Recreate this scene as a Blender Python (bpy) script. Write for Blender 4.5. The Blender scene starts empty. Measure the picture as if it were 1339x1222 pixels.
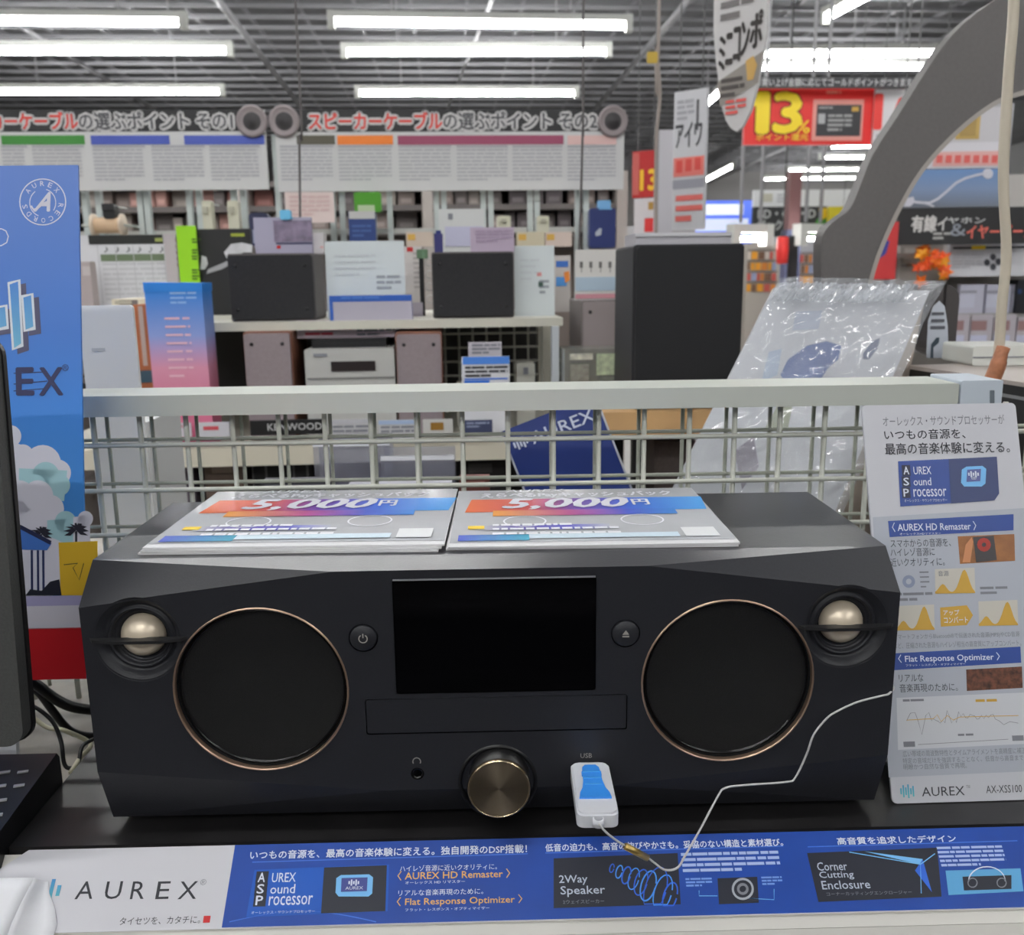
import bpy, bmesh, math, random
from mathutils import Vector, Matrix
random.seed(7)
PI = math.pi
scene = bpy.context.scene
COL = scene.collection

# ------------------------------------------------------------------ camera
FP, PITCH, ROLL, CZ = 1200.0, 0.207, 0.0127, 1.315     # focal length in pixels of 1339x1222, radians, metres
IW, IH = 1339, 1222
F_ = Vector((0, math.cos(PITCH), -math.sin(PITCH)))
U0 = Vector((0, math.sin(PITCH), math.cos(PITCH))); R0 = Vector((1, 0, 0))
R_ = R0 * math.cos(ROLL) - U0 * math.sin(ROLL)
U_ = U0 * math.cos(ROLL) + R0 * math.sin(ROLL)
CAM = Vector((0, 0, CZ))
cd = bpy.data.cameras.new('camera'); cam = bpy.data.objects.new('camera', cd); COL.objects.link(cam)
cam.matrix_world = Matrix(((R_.x, U_.x, -F_.x, 0), (R_.y, U_.y, -F_.y, 0), (R_.z, U_.z, -F_.z, CZ), (0, 0, 0, 1)))
cd.sensor_fit = 'HORIZONTAL'; cd.sensor_width = 36; cd.lens = 36 * FP / IW
cd.clip_start = 0.02; cd.clip_end = 100
cd.dof.use_dof = True; cd.dof.focus_distance = 0.53; cd.dof.aperture_fstop = 15.0
scene.camera = cam

# ------------------------------------------------------------------ world and exposure
wd = bpy.data.worlds.new('store_ambient'); scene.world = wd; wd.use_nodes = True
wd.node_tree.nodes['Background'].inputs[0].default_value = (0.93, 0.96, 1.0, 1)
wd.node_tree.nodes['Background'].inputs[1].default_value = 0.22
TUBE = 72.0                                            # radiance of every ceiling tube
vs = scene.view_settings
vs.view_transform = 'Standard'; vs.look = 'None'; vs.gamma = 1.0; vs.use_curve_mapping = False
vs.exposure = 0.0

# ------------------------------------------------------------------ helpers: pixels to points
def ray(px, py): return F_ + R_ * ((px - 669.5) / FP) - U_ * ((py - 611) / FP)
def at(px, py, Y): d = ray(px, py); return CAM + d * (Y / d.y)
def atz(px, py, z): d = ray(px, py); return CAM + d * ((z - CZ) / d.z)

# ------------------------------------------------------------------ helpers: materials
def lin(c): return tuple((v / 255 / 12.92) if v / 255 <= 0.04045 else ((v / 255 + 0.055) / 1.055) ** 2.4 for v in c)
_mc = {}
def M(c, rough=0.5, metal=0.0, gain=1.0, noise=0.0, nscale=80, bump=0.0, spec=0.5, emit=0.0, alpha=1.0, trans=0.0, coat=0.0, aniso=0.0):
    key = (tuple(c), rough, metal, gain, noise, nscale, bump, spec, emit, alpha, trans, coat, aniso)
    if key in _mc: return _mc[key]
    m = bpy.data.materials.new('mat_%d_%d_%d' % tuple(int(v) for v in c)); m.use_nodes = True
    nt = m.node_tree; b = nt.nodes['Principled BSDF']
    col = tuple(min(0.9, v * gain) for v in lin(c))
    b.inputs['Base Color'].default_value = col + (1,)
    b.inputs['Roughness'].default_value = rough; b.inputs['Metallic'].default_value = metal
    b.inputs['Specular IOR Level'].default_value = spec
    b.inputs['Alpha'].default_value = alpha
    b.inputs['Transmission Weight'].default_value = trans
    b.inputs['Coat Weight'].default_value = coat
    if emit:
        b.inputs['Emission Color'].default_value = col + (1,); b.inputs['Emission Strength'].default_value = emit
    if noise or bump:
        tc = nt.nodes.new('ShaderNodeTexCoord'); nz = nt.nodes.new('ShaderNodeTexNoise')
        nz.inputs['Scale'].default_value = nscale; nz.inputs['Detail'].default_value = 4
        nt.links.new(tc.outputs['Object'], nz.inputs['Vector'])
        if noise:
            cr = nt.nodes.new('ShaderNodeValToRGB')
            cr.color_ramp.elements[0].position = 0.3; cr.color_ramp.elements[1].position = 0.7
            cr.color_ramp.elements[0].color = tuple(v * (1 - noise) for v in col) + (1,)
            cr.color_ramp.elements[1].color = tuple(min(1, v * (1 + noise)) for v in col) + (1,)
            nt.links.new(nz.outputs['Fac'], cr.inputs['Fac']); nt.links.new(cr.outputs['Color'], b.inputs['Base Color'])
        if bump:
            bp = nt.nodes.new('ShaderNodeBump'); bp.inputs['Strength'].default_value = bump; bp.inputs['Distance'].default_value = 0.002
            nt.links.new(nz.outputs['Fac'], bp.inputs['Height']); nt.links.new(bp.outputs['Normal'], b.inputs['Normal'])
    if aniso:
        b.inputs['Anisotropic'].default_value = aniso; b.inputs['Anisotropic Rotation'].default_value = 0.25
        tg = nt.nodes.new('ShaderNodeTangent'); tg.direction_type = 'RADIAL'; tg.axis = 'Y'
        nt.links.new(tg.outputs['Tangent'], b.inputs['Tangent'])
    _mc[key] = m
    return m
def G(stops, axis, lo, hi, rough=0.5, gain=1.0):
    """colour gradient printed along one local axis"""
    m = bpy.data.materials.new('mat_gradient'); m.use_nodes = True; nt = m.node_tree; b = nt.nodes['Principled BSDF']
    tc = nt.nodes.new('ShaderNodeTexCoord'); sp = nt.nodes.new('ShaderNodeSeparateXYZ'); mr = nt.nodes.new('ShaderNodeMapRange'); cr = nt.nodes.new('ShaderNodeValToRGB')
    nt.links.new(tc.outputs['Object'], sp.inputs[0]); nt.links.new(sp.outputs['XYZ'.index(axis)], mr.inputs['Value'])
    mr.inputs['From Min'].default_value = lo; mr.inputs['From Max'].default_value = hi
    nt.links.new(mr.outputs[0], cr.inputs['Fac']); nt.links.new(cr.outputs['Color'], b.inputs['Base Color'])
    el = cr.color_ramp.elements
    while len(el) < len(stops): el.new(0.5)
    for e, (p, c) in zip(el, stops): e.position = p; e.color = tuple(min(0.9, v * gain) for v in lin(c)) + (1,)
    b.inputs['Roughness'].default_value = rough
    return m

# ------------------------------------------------------------------ helpers: meshes
class MB:
    def __init__(s): s.v = []; s.f = []; s.sm = []
    def add(s, vs_, fs, smooth=False):
        o = len(s.v); s.v += [tuple(p) for p in vs_]; s.f += [tuple(i + o for i in f) for f in fs]; s.sm += [smooth] * len(fs); return s
    def box(s, x0, x1, y0, y1, z0, z1):
        return s.add([(x0, y0, z0), (x1, y0, z0), (x1, y1, z0), (x0, y1, z0), (x0, y0, z1), (x1, y0, z1), (x1, y1, z1), (x0, y1, z1)],
                     [(0, 3, 2, 1), (4, 5, 6, 7), (0, 1, 5, 4), (1, 2, 6, 5), (2, 3, 7, 6), (3, 0, 4, 7)])
    def rbox(s, x0, x1, y0, y1, z0, z1, r, n=4, axis='y'):
        """box with rounded corners around one axis"""
        if axis == 'y': P = rrect(x0, x1, z0, z1, r, n); return s.prism(P, y0, y1)
        P = rrect(x0, x1, y0, y1, r, n); N = len(P)
        return s.add([(a, b, z0) for a, b in P] + [(a, b, z1) for a, b in P], [tuple(range(N))[::-1], tuple(range(N, 2 * N))] + [(i, (i + 1) % N, N + (i + 1) % N, N + i) for i in range(N)])
    def prism(s, P, y0, y1):
        """polygon in x,z extruded along y"""
        N = len(P)
        return s.add([(a, y0, b) for a, b in P] + [(a, y1, b) for a, b in P],
                     [tuple(range(N)), tuple(range(2 * N - 1, N - 1, -1))] + [(i, N + i, N + (i + 1) % N, (i + 1) % N) for i in range(N)])
    def poly(s, P, y): return s.add([(a, y, b) for a, b in P], [tuple(range(len(P)))])
    def lathe(s, prof, c=(0, 0, 0), n=40, axis='y', smooth=True):
        """profile of (radius, offset along axis)"""
        vs_ = []; fs = []
        for r, t in prof:
            for k in range(n):
                a = 2 * PI * k / n
                if axis == 'y': vs_.append((c[0] + r * math.cos(a), c[1] + t, c[2] + r * math.sin(a)))
                elif axis == 'z': vs_.append((c[0] + r * math.cos(a), c[1] + r * math.sin(a), c[2] + t))
                else: vs_.append((c[0] + t, c[1] + r * math.cos(a), c[2] + r * math.sin(a)))
        for i in range(len(prof) - 1):
            for k in range(n): k2 = (k + 1) % n; fs.append((i * n + k, i * n + k2, (i + 1) * n + k2, (i + 1) * n + k))
        return s.add(vs_, fs, smooth)
    def tube(s, pts, r, n=8):
        pts = [Vector(p) for p in pts]; vs_ = []; fs = []
        up = Vector((0.13, 0.31, 0.94)).normalized()
        for i, p in enumerate(pts):
            t = (pts[min(i + 1, len(pts) - 1)] - pts[max(i - 1, 0)]).normalized()
            u = t.cross(up)
            if u.length < 1e-3: u = t.cross(Vector((1, 0, 0)))
            u.normalize(); w = t.cross(u)
            rr = r[i] if isinstance(r, (list, tuple)) else r
            for k in range(n): a = 2 * PI * k / n; vs_.append(p + u * (rr * math.cos(a)) + w * (rr * math.sin(a)))
        for i in range(len(pts) - 1):
            for k in range(n): k2 = (k + 1) % n; fs.append((i * n + k, i * n + k2, (i + 1) * n + k2, (i + 1) * n + k))
        fs.append(tuple(range(n))[::-1]); m = (len(pts) - 1) * n; fs.append(tuple(range(m, m + n)))
        return s.add(vs_, fs, True)
    def mesh(s, name='mesh'):
        me = bpy.data.meshes.new(name); me.from_pydata(s.v, [], s.f); me.polygons.foreach_set('use_smooth', s.sm); me.update()
        bm = bmesh.new(); bm.from_mesh(me); bmesh.ops.recalc_face_normals(bm, faces=bm.faces) if len(s.f) > 1 else None; bm.to_mesh(me); bm.free()
        return me
def rrect(x0, x1, z0, z1, r, n=4):
    P = []
    for cx, cz, a0 in ((x1 - r, z1 - r, 0), (x0 + r, z1 - r, PI / 2), (x0 + r, z0 + r, PI), (x1 - r, z0 + r, 1.5 * PI)):
        for k in range(n + 1): a = a0 + PI / 2 * k / n; P.append((cx + r * math.cos(a), cz + r * math.sin(a)))
    return P[::-1]
def circ(cx, cz, r, n=40, rz=None): return [(cx + r * math.cos(2 * PI * k / n), cz + (rz or r) * math.sin(2 * PI * k / n)) for k in range(n)]
def holed(outer, holes, y):
    """flat plate at y with holes, as a mesh"""
    bm = bmesh.new(); es = []
    for loop in [outer] + holes:
        vv = [bm.verts.new((a, y, b)) for a, b in loop]
        es += [bm.edges.new((vv[i], vv[(i + 1) % len(vv)])) for i in range(len(vv))]
    bmesh.ops.triangle_fill(bm, use_beauty=True, use_dissolve=False, edges=es)
    bmesh.ops.recalc_face_normals(bm, faces=bm.faces)
    me = bpy.data.meshes.new('plate')
    bm.to_mesh(me); bm.free()
    if me.polygons[0].normal.y > 0: me.flip_normals()
    return me
def smooth_path(pts, n=6):
    pts = [Vector(p) for p in pts]; out = []
    for i in range(len(pts) - 1):
        p0, p1, p2, p3 = pts[max(i - 1, 0)], pts[i], pts[i + 1], pts[min(i + 2, len(pts) - 1)]
        for k in range(n):
            t = k / n
            out.append(0.5 * ((2 * p1) + (p2 - p0) * t + (2 * p0 - 5 * p1 + 4 * p2 - p3) * t * t + (3 * p1 - p0 - 3 * p2 + p3) * t ** 3))
    return out + [pts[-1]]

# ------------------------------------------------------------------ helpers: objects
def obj(name, mesh, mat, parent=None):
    me = mesh.mesh(name) if isinstance(mesh, MB) else mesh
    if mat is not None: me.materials.clear(); me.materials.append(mat)
    o = bpy.data.objects.new(name, me); COL.objects.link(o)
    if parent is not None: o.parent = parent
    return o
def tag(o, label, cat, group=None, kind=None):
    if label: o['label'] = label
    if cat: o['category'] = cat
    if group: o['group'] = group
    if kind: o['kind'] = kind
    return o
def empty(name, label, cat, loc, yaw=0.0, group=None):
    o = bpy.data.objects.new(name, None); COL.objects.link(o); o.empty_display_size = 0.05
    o.matrix_world = Matrix.Translation(loc) @ Matrix.Rotation(yaw, 4, 'Z'); tag(o, label, cat, group); return o
def struct(name, mesh, mat, loc=(0, 0, 0), yaw=0.0):
    o = obj(name, mesh, mat); o.location = loc; o.rotation_euler.z = yaw; o['kind'] = 'structure'; return o

def frame(O, yaw=0.0, tilt=0.0, roll=0.0):
    """local x right, z up, -y towards the viewer; tilt > 0 leans the top backwards"""
    return Matrix.Translation(O) @ Matrix.Rotation(yaw, 4, 'Z') @ Matrix.Rotation(-tilt, 4, 'X') @ Matrix.Rotation(roll, 4, 'Y')
def on(fr, px, py, y=0.0):
    """where the sight line of a photo pixel meets the plane of a frame, in its own x,z"""
    i = fr.inverted(); c = i @ CAM; d = (i.to_3x3() @ ray(px, py)); t = (y - c.y) / d.y
    p = c + d * t; return (p.x, p.z)
EPS = {}
class Panel:
    """a board of its own size standing in the place, with prints on its face"""
    def __init__(s, name, label, cat, rect, Y, t, mat, yaw=0.0, tilt=0.0, roll=0.0, zb=None, group=None, r=0.0, eps=None, parent=None):
        x0, y0, x1, y1 = rect; O = at((x0 + x1) / 2, y1, Y)
        if zb is not None: O.z = zb
        s.fr = frame(O, yaw, tilt, roll); xm, ym = (x0 + x1) / 2, (y0 + y1) / 2
        if zb is not None: ym = (y0 + 611) / 2
        s.x0 = on(s.fr, x0, ym)[0]; s.x1 = on(s.fr, x1, ym)[0]; s.h = on(s.fr, xm, y0)[1]; s.z0 = 0.0
        s.eps = eps or max(0.0003, Y * 0.0006)
        b = MB()
        if r: b.rbox(s.x0, s.x1, 0, t, 0, s.h, r)
        else: b.box(s.x0, s.x1, 0, t, 0, s.h)
        s.o = obj(name, b, mat); s.o.matrix_world = s.fr; tag(s.o, label, cat, group); s.n = 0
    def pt(s, px, py): return on(s.fr, px, py)
    def rect(s, name, px0, py0, px1, py1, mat, layer=1, parent=None):
        xm, ym = (px0 + px1) / 2, (py0 + py1) / 2
        a = s.pt(px0, ym)[0]; b = s.pt(px1, ym)[0]; c = s.pt(xm, py1)[1]; d = s.pt(xm, py0)[1]
        a, b = max(a, s.x0), min(b, s.x1); c, d = max(c, 0), min(d, s.h)
        return obj(name, MB().poly([(a, c), (b, c), (b, d), (a, d)], -s.eps * layer), mat, parent or s.o)
    def poly(s, name, pts, mat, layer=1, parent=None): return obj(name, MB().poly([s.pt(*p) for p in pts][::-1], -s.eps * layer), mat, parent or s.o)
    def line(s, name, pts, w, mat, layer=1, closed=False): return obj(name, ribbon([s.pt(*p) for p in pts], w, -s.eps * layer, closed), mat, s.o)
    def text(s, st, px0, py0, px1, py1, mat, layer=1, bold=0.0, shear=0.0, name='lettering', res=2, outline=None, parent=None):
        xm, ym = (px0 + px1) / 2, (py0 + py1) / 2
        a = s.pt(px0, ym)[0]; b = s.pt(px1, ym)[0]; c = s.pt(xm, py1)[1]; d = s.pt(xm, py0)[1]
        if outline: TXT.append((name, parent or s.o, st, a, c, b - a, d - c, outline[0], -s.eps * layer, outline[1], shear, res)); layer += 1
        TXT.append((name, parent or s.o, st, a, c, b - a, d - c, mat, -s.eps * layer, bold, shear, res))
    def dashes(s, px0, py0, px1, py1, n, mat, layer=1, fill=0.55, name='text_lines'):
        """print too small to read: rows of broken lines"""
        a, d = s.pt(px0, py0); b, c = s.pt(px1, py1); mb = MB(); p = (d - c) / n
        for i in range(n):
            x = a; zt = d - p * i; end = a + (b - a) * (1 if i < n - 1 else 0.6)
            while x < end:
                L = p * random.uniform(1.2, 4); e = min(end, x + L)
                mb.poly([(x, zt - p * fill), (e, zt - p * fill), (e, zt), (x, zt)], -s.eps * layer); x = e + p * random.uniform(0.15, 0.4)
        return obj(name, mb, mat, s.o)
def ribbon(P, w, y, closed=False):
    """flat line of width w through x,z points"""
    mb = MB(); n = len(P); L = []; Rr = []
    for i in range(n):
        a = P[(i - 1) % n] if closed or i else P[0]; b = P[(i + 1) % n] if closed or i < n - 1 else P[-1]
        t = Vector((b[0] - a[0], b[1] - a[1])); t.normalize(); nx, nz = -t.y * w / 2, t.x * w / 2
        L.append((P[i][0] + nx, y, P[i][1] + nz)); Rr.append((P[i][0] - nx, y, P[i][1] - nz))
    m = n if closed else n - 1
    return mb.add(L + Rr, [(n + i, n + (i + 1) % n, (i + 1) % n, i) for i in range(m)])
TXT = []
def build_text():
    tmp = []
    for (name, par, st, x, z, w, h, mat, y, bold, shear, res) in TXT:
        c = bpy.data.curves.new('t', 'FONT'); c.body = st; c.fill_mode = 'FRONT'; c.resolution_u = res; c.shear = shear[0] if isinstance(shear, tuple) else shear
        o = bpy.data.objects.new('t', c); COL.objects.link(o); tmp.append(o)
    bpy.context.view_layer.update(); dg = bpy.context.evaluated_depsgraph_get()
    for o, (name, par, st, x, z, w, h, mat, y, bold, shear, res) in zip(tmp, TXT):
        me = bpy.data.meshes.new_from_object(o.evaluated_get(dg))
        if not me.vertices: continue
        xs = [v.co.x for v in me.vertices]; ys = [v.co.y for v in me.vertices]
        sx = w / max(1e-6, max(xs) - min(xs)); sy = h / max(1e-6, max(ys) - min(ys)); mx, my = min(xs), min(ys)
        for v in me.vertices:
            a_, b_ = x + (v.co.x - mx) * sx, z + (v.co.y - my) * sy
            if isinstance(shear, tuple):
                ca, sa = math.cos(shear[1]), math.sin(shear[1]); da_, db0 = a_ - x - w / 2, b_ - z - h / 2; a_, b_ = x + w / 2 + da_ * ca - db0 * sa, z + h / 2 + da_ * sa + db0 * ca
            v.co = (a_, b_, y[1]) if isinstance(y, tuple) else (a_, y, b_)
        me.update()
        if bold:
            e = abs(bold) * h
            sh_ = [(e * math.cos(k * PI / 4), e * math.sin(k * PI / 4)) for k in range(8)] if bold >= 0.05 else [(-e, 0), (e, 0), (0, e), (0, -e)]
            V0 = [tuple(v.co) for v in me.vertices]; F0 = [tuple(p_.vertices) for p_ in me.polygons]; ax = 1 if isinstance(y, tuple) else 2
            mb_ = MB(); mb_.add(V0, F0)
            dq = abs(y[1] if ax == 1 else y) / 40
            for kq, (da, db_) in enumerate(sh_): mb_.add([(v[0] + da, v[1] + (db_ if ax == 1 else dq * (kq + 1)), v[2] + (db_ if ax == 2 else -dq * (kq + 1))) for v in V0], F0)
            m2 = bpy.data.meshes.new(name); m2.from_pydata(mb_.v, [], mb_.f); bpy.data.meshes.remove(me); me = m2
        obj(name, me, mat, par)
    for o in tmp:
        c = o.data; bpy.data.objects.remove(o); bpy.data.curves.remove(c)

# ------------------------------------------------------------------ common materials
WHITE = M((228, 228, 230), 0.5)
PAPER = M((226, 227, 232), 0.6)
CREAM = M((205, 203, 190), 0.45)
RAILC = M((196, 200, 192), 0.4)
BLACK = M((14, 14, 16), 0.45)
INK = M((52, 54, 60), 0.7)
GREYINK = M((130, 132, 140), 0.7)
BLUE = M((26, 66, 170), 0.35)
NAVY = M((24, 44, 110), 0.4)
RED = M((200, 30, 34), 0.5)
GOLD = M((206, 164, 70), 0.6)
YELLOW = M((240, 205, 40), 0.5)
DARKM = M((40, 40, 42), 0.5, 0.3)
BODY = M((41, 42, 47), 0.42, 0.0, noise=0.08, nscale=900, bump=0.05, spec=0.35)
SY = 0.0185                                             # turn of the near display shelf
BY = 0.065                                              # turn of the store behind it

# ================================================================== THE ROOM
struct('floor', MB().box(-14, 14, -7, 27, -0.05, 0), M((206, 204, 200), 0.35, noise=0.06, nscale=3), yaw=BY)
ceil = struct('ceiling', MB().box(-14, 14, -7, 27, 4.3, 4.4), M((112, 112, 114), 0.8, noise=0.1, nscale=2), yaw=BY)
struct('wall_back', MB().box(-14, 14, 27, 27.1, 0, 4.4), M((150, 148, 146), 0.7), yaw=BY)
struct('wall_front', MB().box(-14, 14, -7.1, -7, 0, 4.4), M((150, 148, 146), 0.7), yaw=BY)
struct('wall_left', MB().box(-14.1, -14, -7, 27, 0, 4.4), M((170, 170, 170), 0.7), yaw=BY)
struct('wall_right', MB().box(14, 14.1, -7, 27, 0, 4.4), M((170, 170, 170), 0.7), yaw=BY)
barm = M((132, 132, 135), 0.5, 0.2)
lat = MB().box(-9, 9, -0.016, 0.016, 0, 0.04).mesh(); dep = MB().box(-0.014, 0.014, 0, 20, -0.02, 0.02).mesh()
lat.materials.append(barm); dep.materials.append(barm)
for i in range(44):
    o = obj('ceiling_bar', lat, None, ceil); o.location = (0, 5.0 + i * 0.28 + i * i * 0.004, 3.86)
for i in range(31):
    o = obj('ceiling_bar', dep, None, ceil); o.location = (-8 + i * 0.55, 5.0, 3.92)
pipem = M((150, 150, 152), 0.4, 0.3)
def pipe(a, b, z, r, label):
    p, q = atz(*a, z), atz(*b, z); d = (q - p); p = p - d * 0.6; q = q + d * 0.1
    o = obj('ceiling_pipe', MB().tube([(0, 0, 0), q - p], r), pipem); o.location = p; tag(o, label, 'pipe', 'conduit pipes under the ceiling'); return o
pipe((285, 0), (390, 135), 3.8, 0.035, 'grey conduit pipe under the ceiling, left of the middle light row')
pipe((900, 0), (780, 140), 3.8, 0.035, 'grey conduit pipe under the ceiling, right of the middle light row')
pipe((34, 39), (195, 139), 3.8, 0.03, 'thin grey conduit pipe crossing behind the left light row')
pipe((1040, 188), (925, 240), 3.8, 0.03, 'thin grey conduit pipe beyond the red percent sign')
pipe((500 + 143, 0), (586, 140), 3.75, 0.02, 'faint thin conduit pipe above the middle light row')

TUBEM = M((248, 253, 255), 0.4, emit=TUBE); HOUSM = M((208, 210, 204), 0.5)
def light(p, q, label, group, r=0.0225):
    d = q - p; L = d.length; yaw = math.atan2(d.y, d.x)
    o = empty('ceiling_light', label, 'light', (p + q) / 2, yaw, group)
    h = L / 2
    hp = [(-0.035, 0.035), (-0.03, 0.09), (0.03, 0.09), (0.035, 0.035)]
    mb = MB(); mb.add([(-h, a, b) for a, b in hp] + [(h, a, b) for a, b in hp], [(0, 1, 2, 3), (7, 6, 5, 4), (0, 4, 5, 1), (1, 5, 6, 2), (2, 6, 7, 3), (3, 7, 4, 0)])
    obj('housing', mb, HOUSM, o)
    obj('tube', MB().tube([(-h + 0.05, 0, -0.005), (h - 0.05, 0, -0.005)], r, 8), TUBEM, o)
    for s in (-1, 1): obj('end_cap', MB().box(s * h - 0.03, s * h + 0.03, -0.04, 0.04, -0.05, 0.09), HOUSM, o)
    for s in (-0.6, 0.6): obj('drop_rod', MB().box(s * h - 0.008, s * h + 0.008, -0.008, 0.008, 0.1, 4.3 - (p.z + q.z) / 2), pipem, o)
    return o
LZ = 3.45
for a, b, lab in (((433, 29), (822, 34), 'long white tube light over the guide boards, largest of its row'),
                  ((450, 69), (796, 68), 'long white tube light over the guide boards, second of its row'),
                  ((467, 122), (754, 122), 'long white tube light over the guide boards, smallest of its row'),
                  ((-190, 26), (240, 30), 'white tube light left of the middle row, largest of its row'),
                  ((-90, 67), (301, 67), 'white tube light left of the middle row, second of its row'),
                  ((-10, 120), (291, 120), 'white tube light left of the middle row, smallest of its row'),
                  ((985, 71), (1228, 70), 'white tube light above the red percent sign, upper of a pair'),
                  ((985, 88), (1215, 88), 'white tube light above the red percent sign, lower of a pair'),
                  ((1080, 24), (1150, -14), 'bright tube light running away from the viewer above the percent sign'),
                  ((922, 236), (960, 216), 'tube light running away beside the hanging white product sign'),
                  ((920, 140), (945, 118), 'tube light showing between the oval tag and the white hanging sign')):
    light(atz(*a, LZ), atz(*b, LZ), lab, 'fluorescent ceiling lights')
for i, (a, b, lab) in enumerate((((1085, 192), (1215, 190), 'far white tube light just under the percent sign'),
                  ((1072, 206), (1205, 205), 'far white tube light, second below the percent sign'),
                  ((1030, 222), (1190, 221), 'far white tube light, third below the percent sign'),
                  ((998, 234), (1180, 232), 'far white tube light above the white header board'))):
    light(atz(*a, 3.7), atz(*b, 3.7), lab, 'fluorescent ceiling lights', 0.018)
k = 0
for yy in (-4.5, -2.2, 0.1, 2.4, 4.7):  # unseen tubes overhead and behind the camera, added to light the scene
    for xx in (-4.6, -0.9, 2.8):
        c = Matrix.Rotation(BY, 3, 'Z') @ Vector((xx, yy, LZ)); e = Matrix.Rotation(BY, 3, 'Z') @ Vector((1.25, 0, 0))
        light(c - e, c + e, 'unseen white tube light added overhead to light the display shelf', 'unseen ceiling lights added overhead')

# unseen shelf run and mat behind the viewer, added to darken the stereo
og = empty('unseen_gondola', 'unseen dark shelf run added to darken the front of the stereo', 'shelf unit', Vector((0, -1.3, 0)), BY)
obj('back_panel', MB().box(-3, 3, -0.3, -0.26, 0, 1.25), M((50, 49, 50), 0.8), og)
obj('unseen_mat', MB().box(-3, 3, -0.2, 1.35, 0, 0.006), M((60, 58, 58), 0.9), og)
for z in (0.15, 0.5, 0.85, 1.2): obj('shelf', MB().box(-3, 3, -0.26, 0.12, z, z + 0.03), M((70, 68, 68), 0.7), og)

# ================================================================== NEAR DISPLAY SHELF
DK = 0.985                                              # deck height; the dark board on it is 15 mm thick
deckm = M((158, 152, 142), 0.5, noise=0.15, nscale=40)
def sh(x, y, z): return Matrix.Translation((0, 0.466, 0)) @ Matrix.Rotation(SY, 4, 'Z') @ Vector((x, y - 0.466, z))
g = empty('display_gondola', 'white store gondola carrying the dark display board and stereo', 'shelf unit', sh(0, 0.466, 0), SY)
obj('deck', MB().box(-1.1, 1.1, 0.012, 0.70, 0.955, DK), deckm, g)
obj('base', MB().box(-1.08, 1.08, 0.05, 0.66, 0, 0.12), deckm, g)
for x in (-0.9, 0, 0.9): obj('upright', MB().box(x - 0.02, x + 0.02, 0.22, 0.26, 0.12, 0.955), RAILC, g)
for z in (0.35, 0.62): obj('shelf', MB().box(-1.08, 1.08, 0.04, 0.66, z, z + 0.025), deckm, g)
board = obj('display_board', MB().box(-0.289, 1.05, 0.0065, 0.213, DK, 1.0), M((36, 35, 36), 0.3, noise=0.25, nscale=30, bump=0.06))
board.matrix_world = Matrix.Translation(sh(0, 0.466, 0)) @ Matrix.Rotation(SY, 4, 'Z'); tag(board, 'dark wood grain board under the stereo', 'board')

# wire grid standing behind the stereo, with its rail
def grid(Y, x0, x1, z0, z1, r, px, pz, ox, oz, label, mat):
    o = empty('wire_grid', label, 'wire grid', sh(0, Y, DK), SY, 'wire grid panels on the shelf')
    vm = MB().tube([(0, 0, z0 - DK), (0, 0, z1 - DK)], r, 6).mesh(); hm = MB().tube([(x0, 0, 0), (x1, 0, 0)], r, 6).mesh()
    vm.materials.append(mat); hm.materials.append(mat)
    x = x0 + ((ox - x0) % px)
    while x < x1: w = obj('vertical_wire', vm, None, o); w.location.x = x; x += px
    z = z0 + ((oz - z0) % pz)
    while z < z1 - 0.01: w = obj('horizontal_wire', hm, None, o); w.location = (0, -r * 1.6, z - DK); z += pz
    return o
wirem = M((206, 208, 198), 0.35)
gf = grid(0.69, -0.95, 0.47, DK + 0.002, 1.215, 0.0020, 0.0347, 0.035, on(frame(sh(0, 0.69, 0), SY), 129, 620)[0], on(frame(sh(0, 0.69, 0), SY), 300, 579)[1], 'white wire grid panel behind the stereo, under the pale rail', wirem)
gb = grid(0.715, -0.95, 0.47, DK + 0.002, 1.215, 0.0016, 0.0347, 0.035, on(frame(sh(0, 0.715, 0), SY), 147, 620)[0], on(frame(sh(0, 0.715, 0), SY), 300, 572)[1], 'thinner wire grid panel standing behind the front grid', M((176, 180, 168), 0.4))
frl = frame(sh(0, 0.675, 0), SY)
zr0, zr1 = on(frl, 600, 538)[1], on(frl, 600, 511)[1]; xr = on(frl, 1254, 510)[0]
rail = obj('grid_rail', MB().rbox(-0.95, xr, 0, 0.05, zr0, zr1, 0.001, 2), RAILC); rail.matrix_world = frl
tag(rail, 'pale grey horizontal rail along the top of the wire grid', 'rail')
cap = obj('rail_end', MB().rbox(xr + 0.0015, on(frl, 1311, 510)[0], 0.0, 0.05, zr0 - 0.01, zr1 + 0.002, 0.001, 2), M((206, 216, 226), 0.35), rail)
obj('slot', MB().poly([on(frl, 1294, 528), on(frl, 1300, 528), on(frl, 1300, 510), on(frl, 1294, 510)], -0.0004), M((110, 120, 128), 0.5), rail)
for x in (-0.93, xr - 0.01): obj('post', MB().box(x - 0.008, x + 0.008, 0.018, 0.034, DK, zr0), RAILC, rail)

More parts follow.
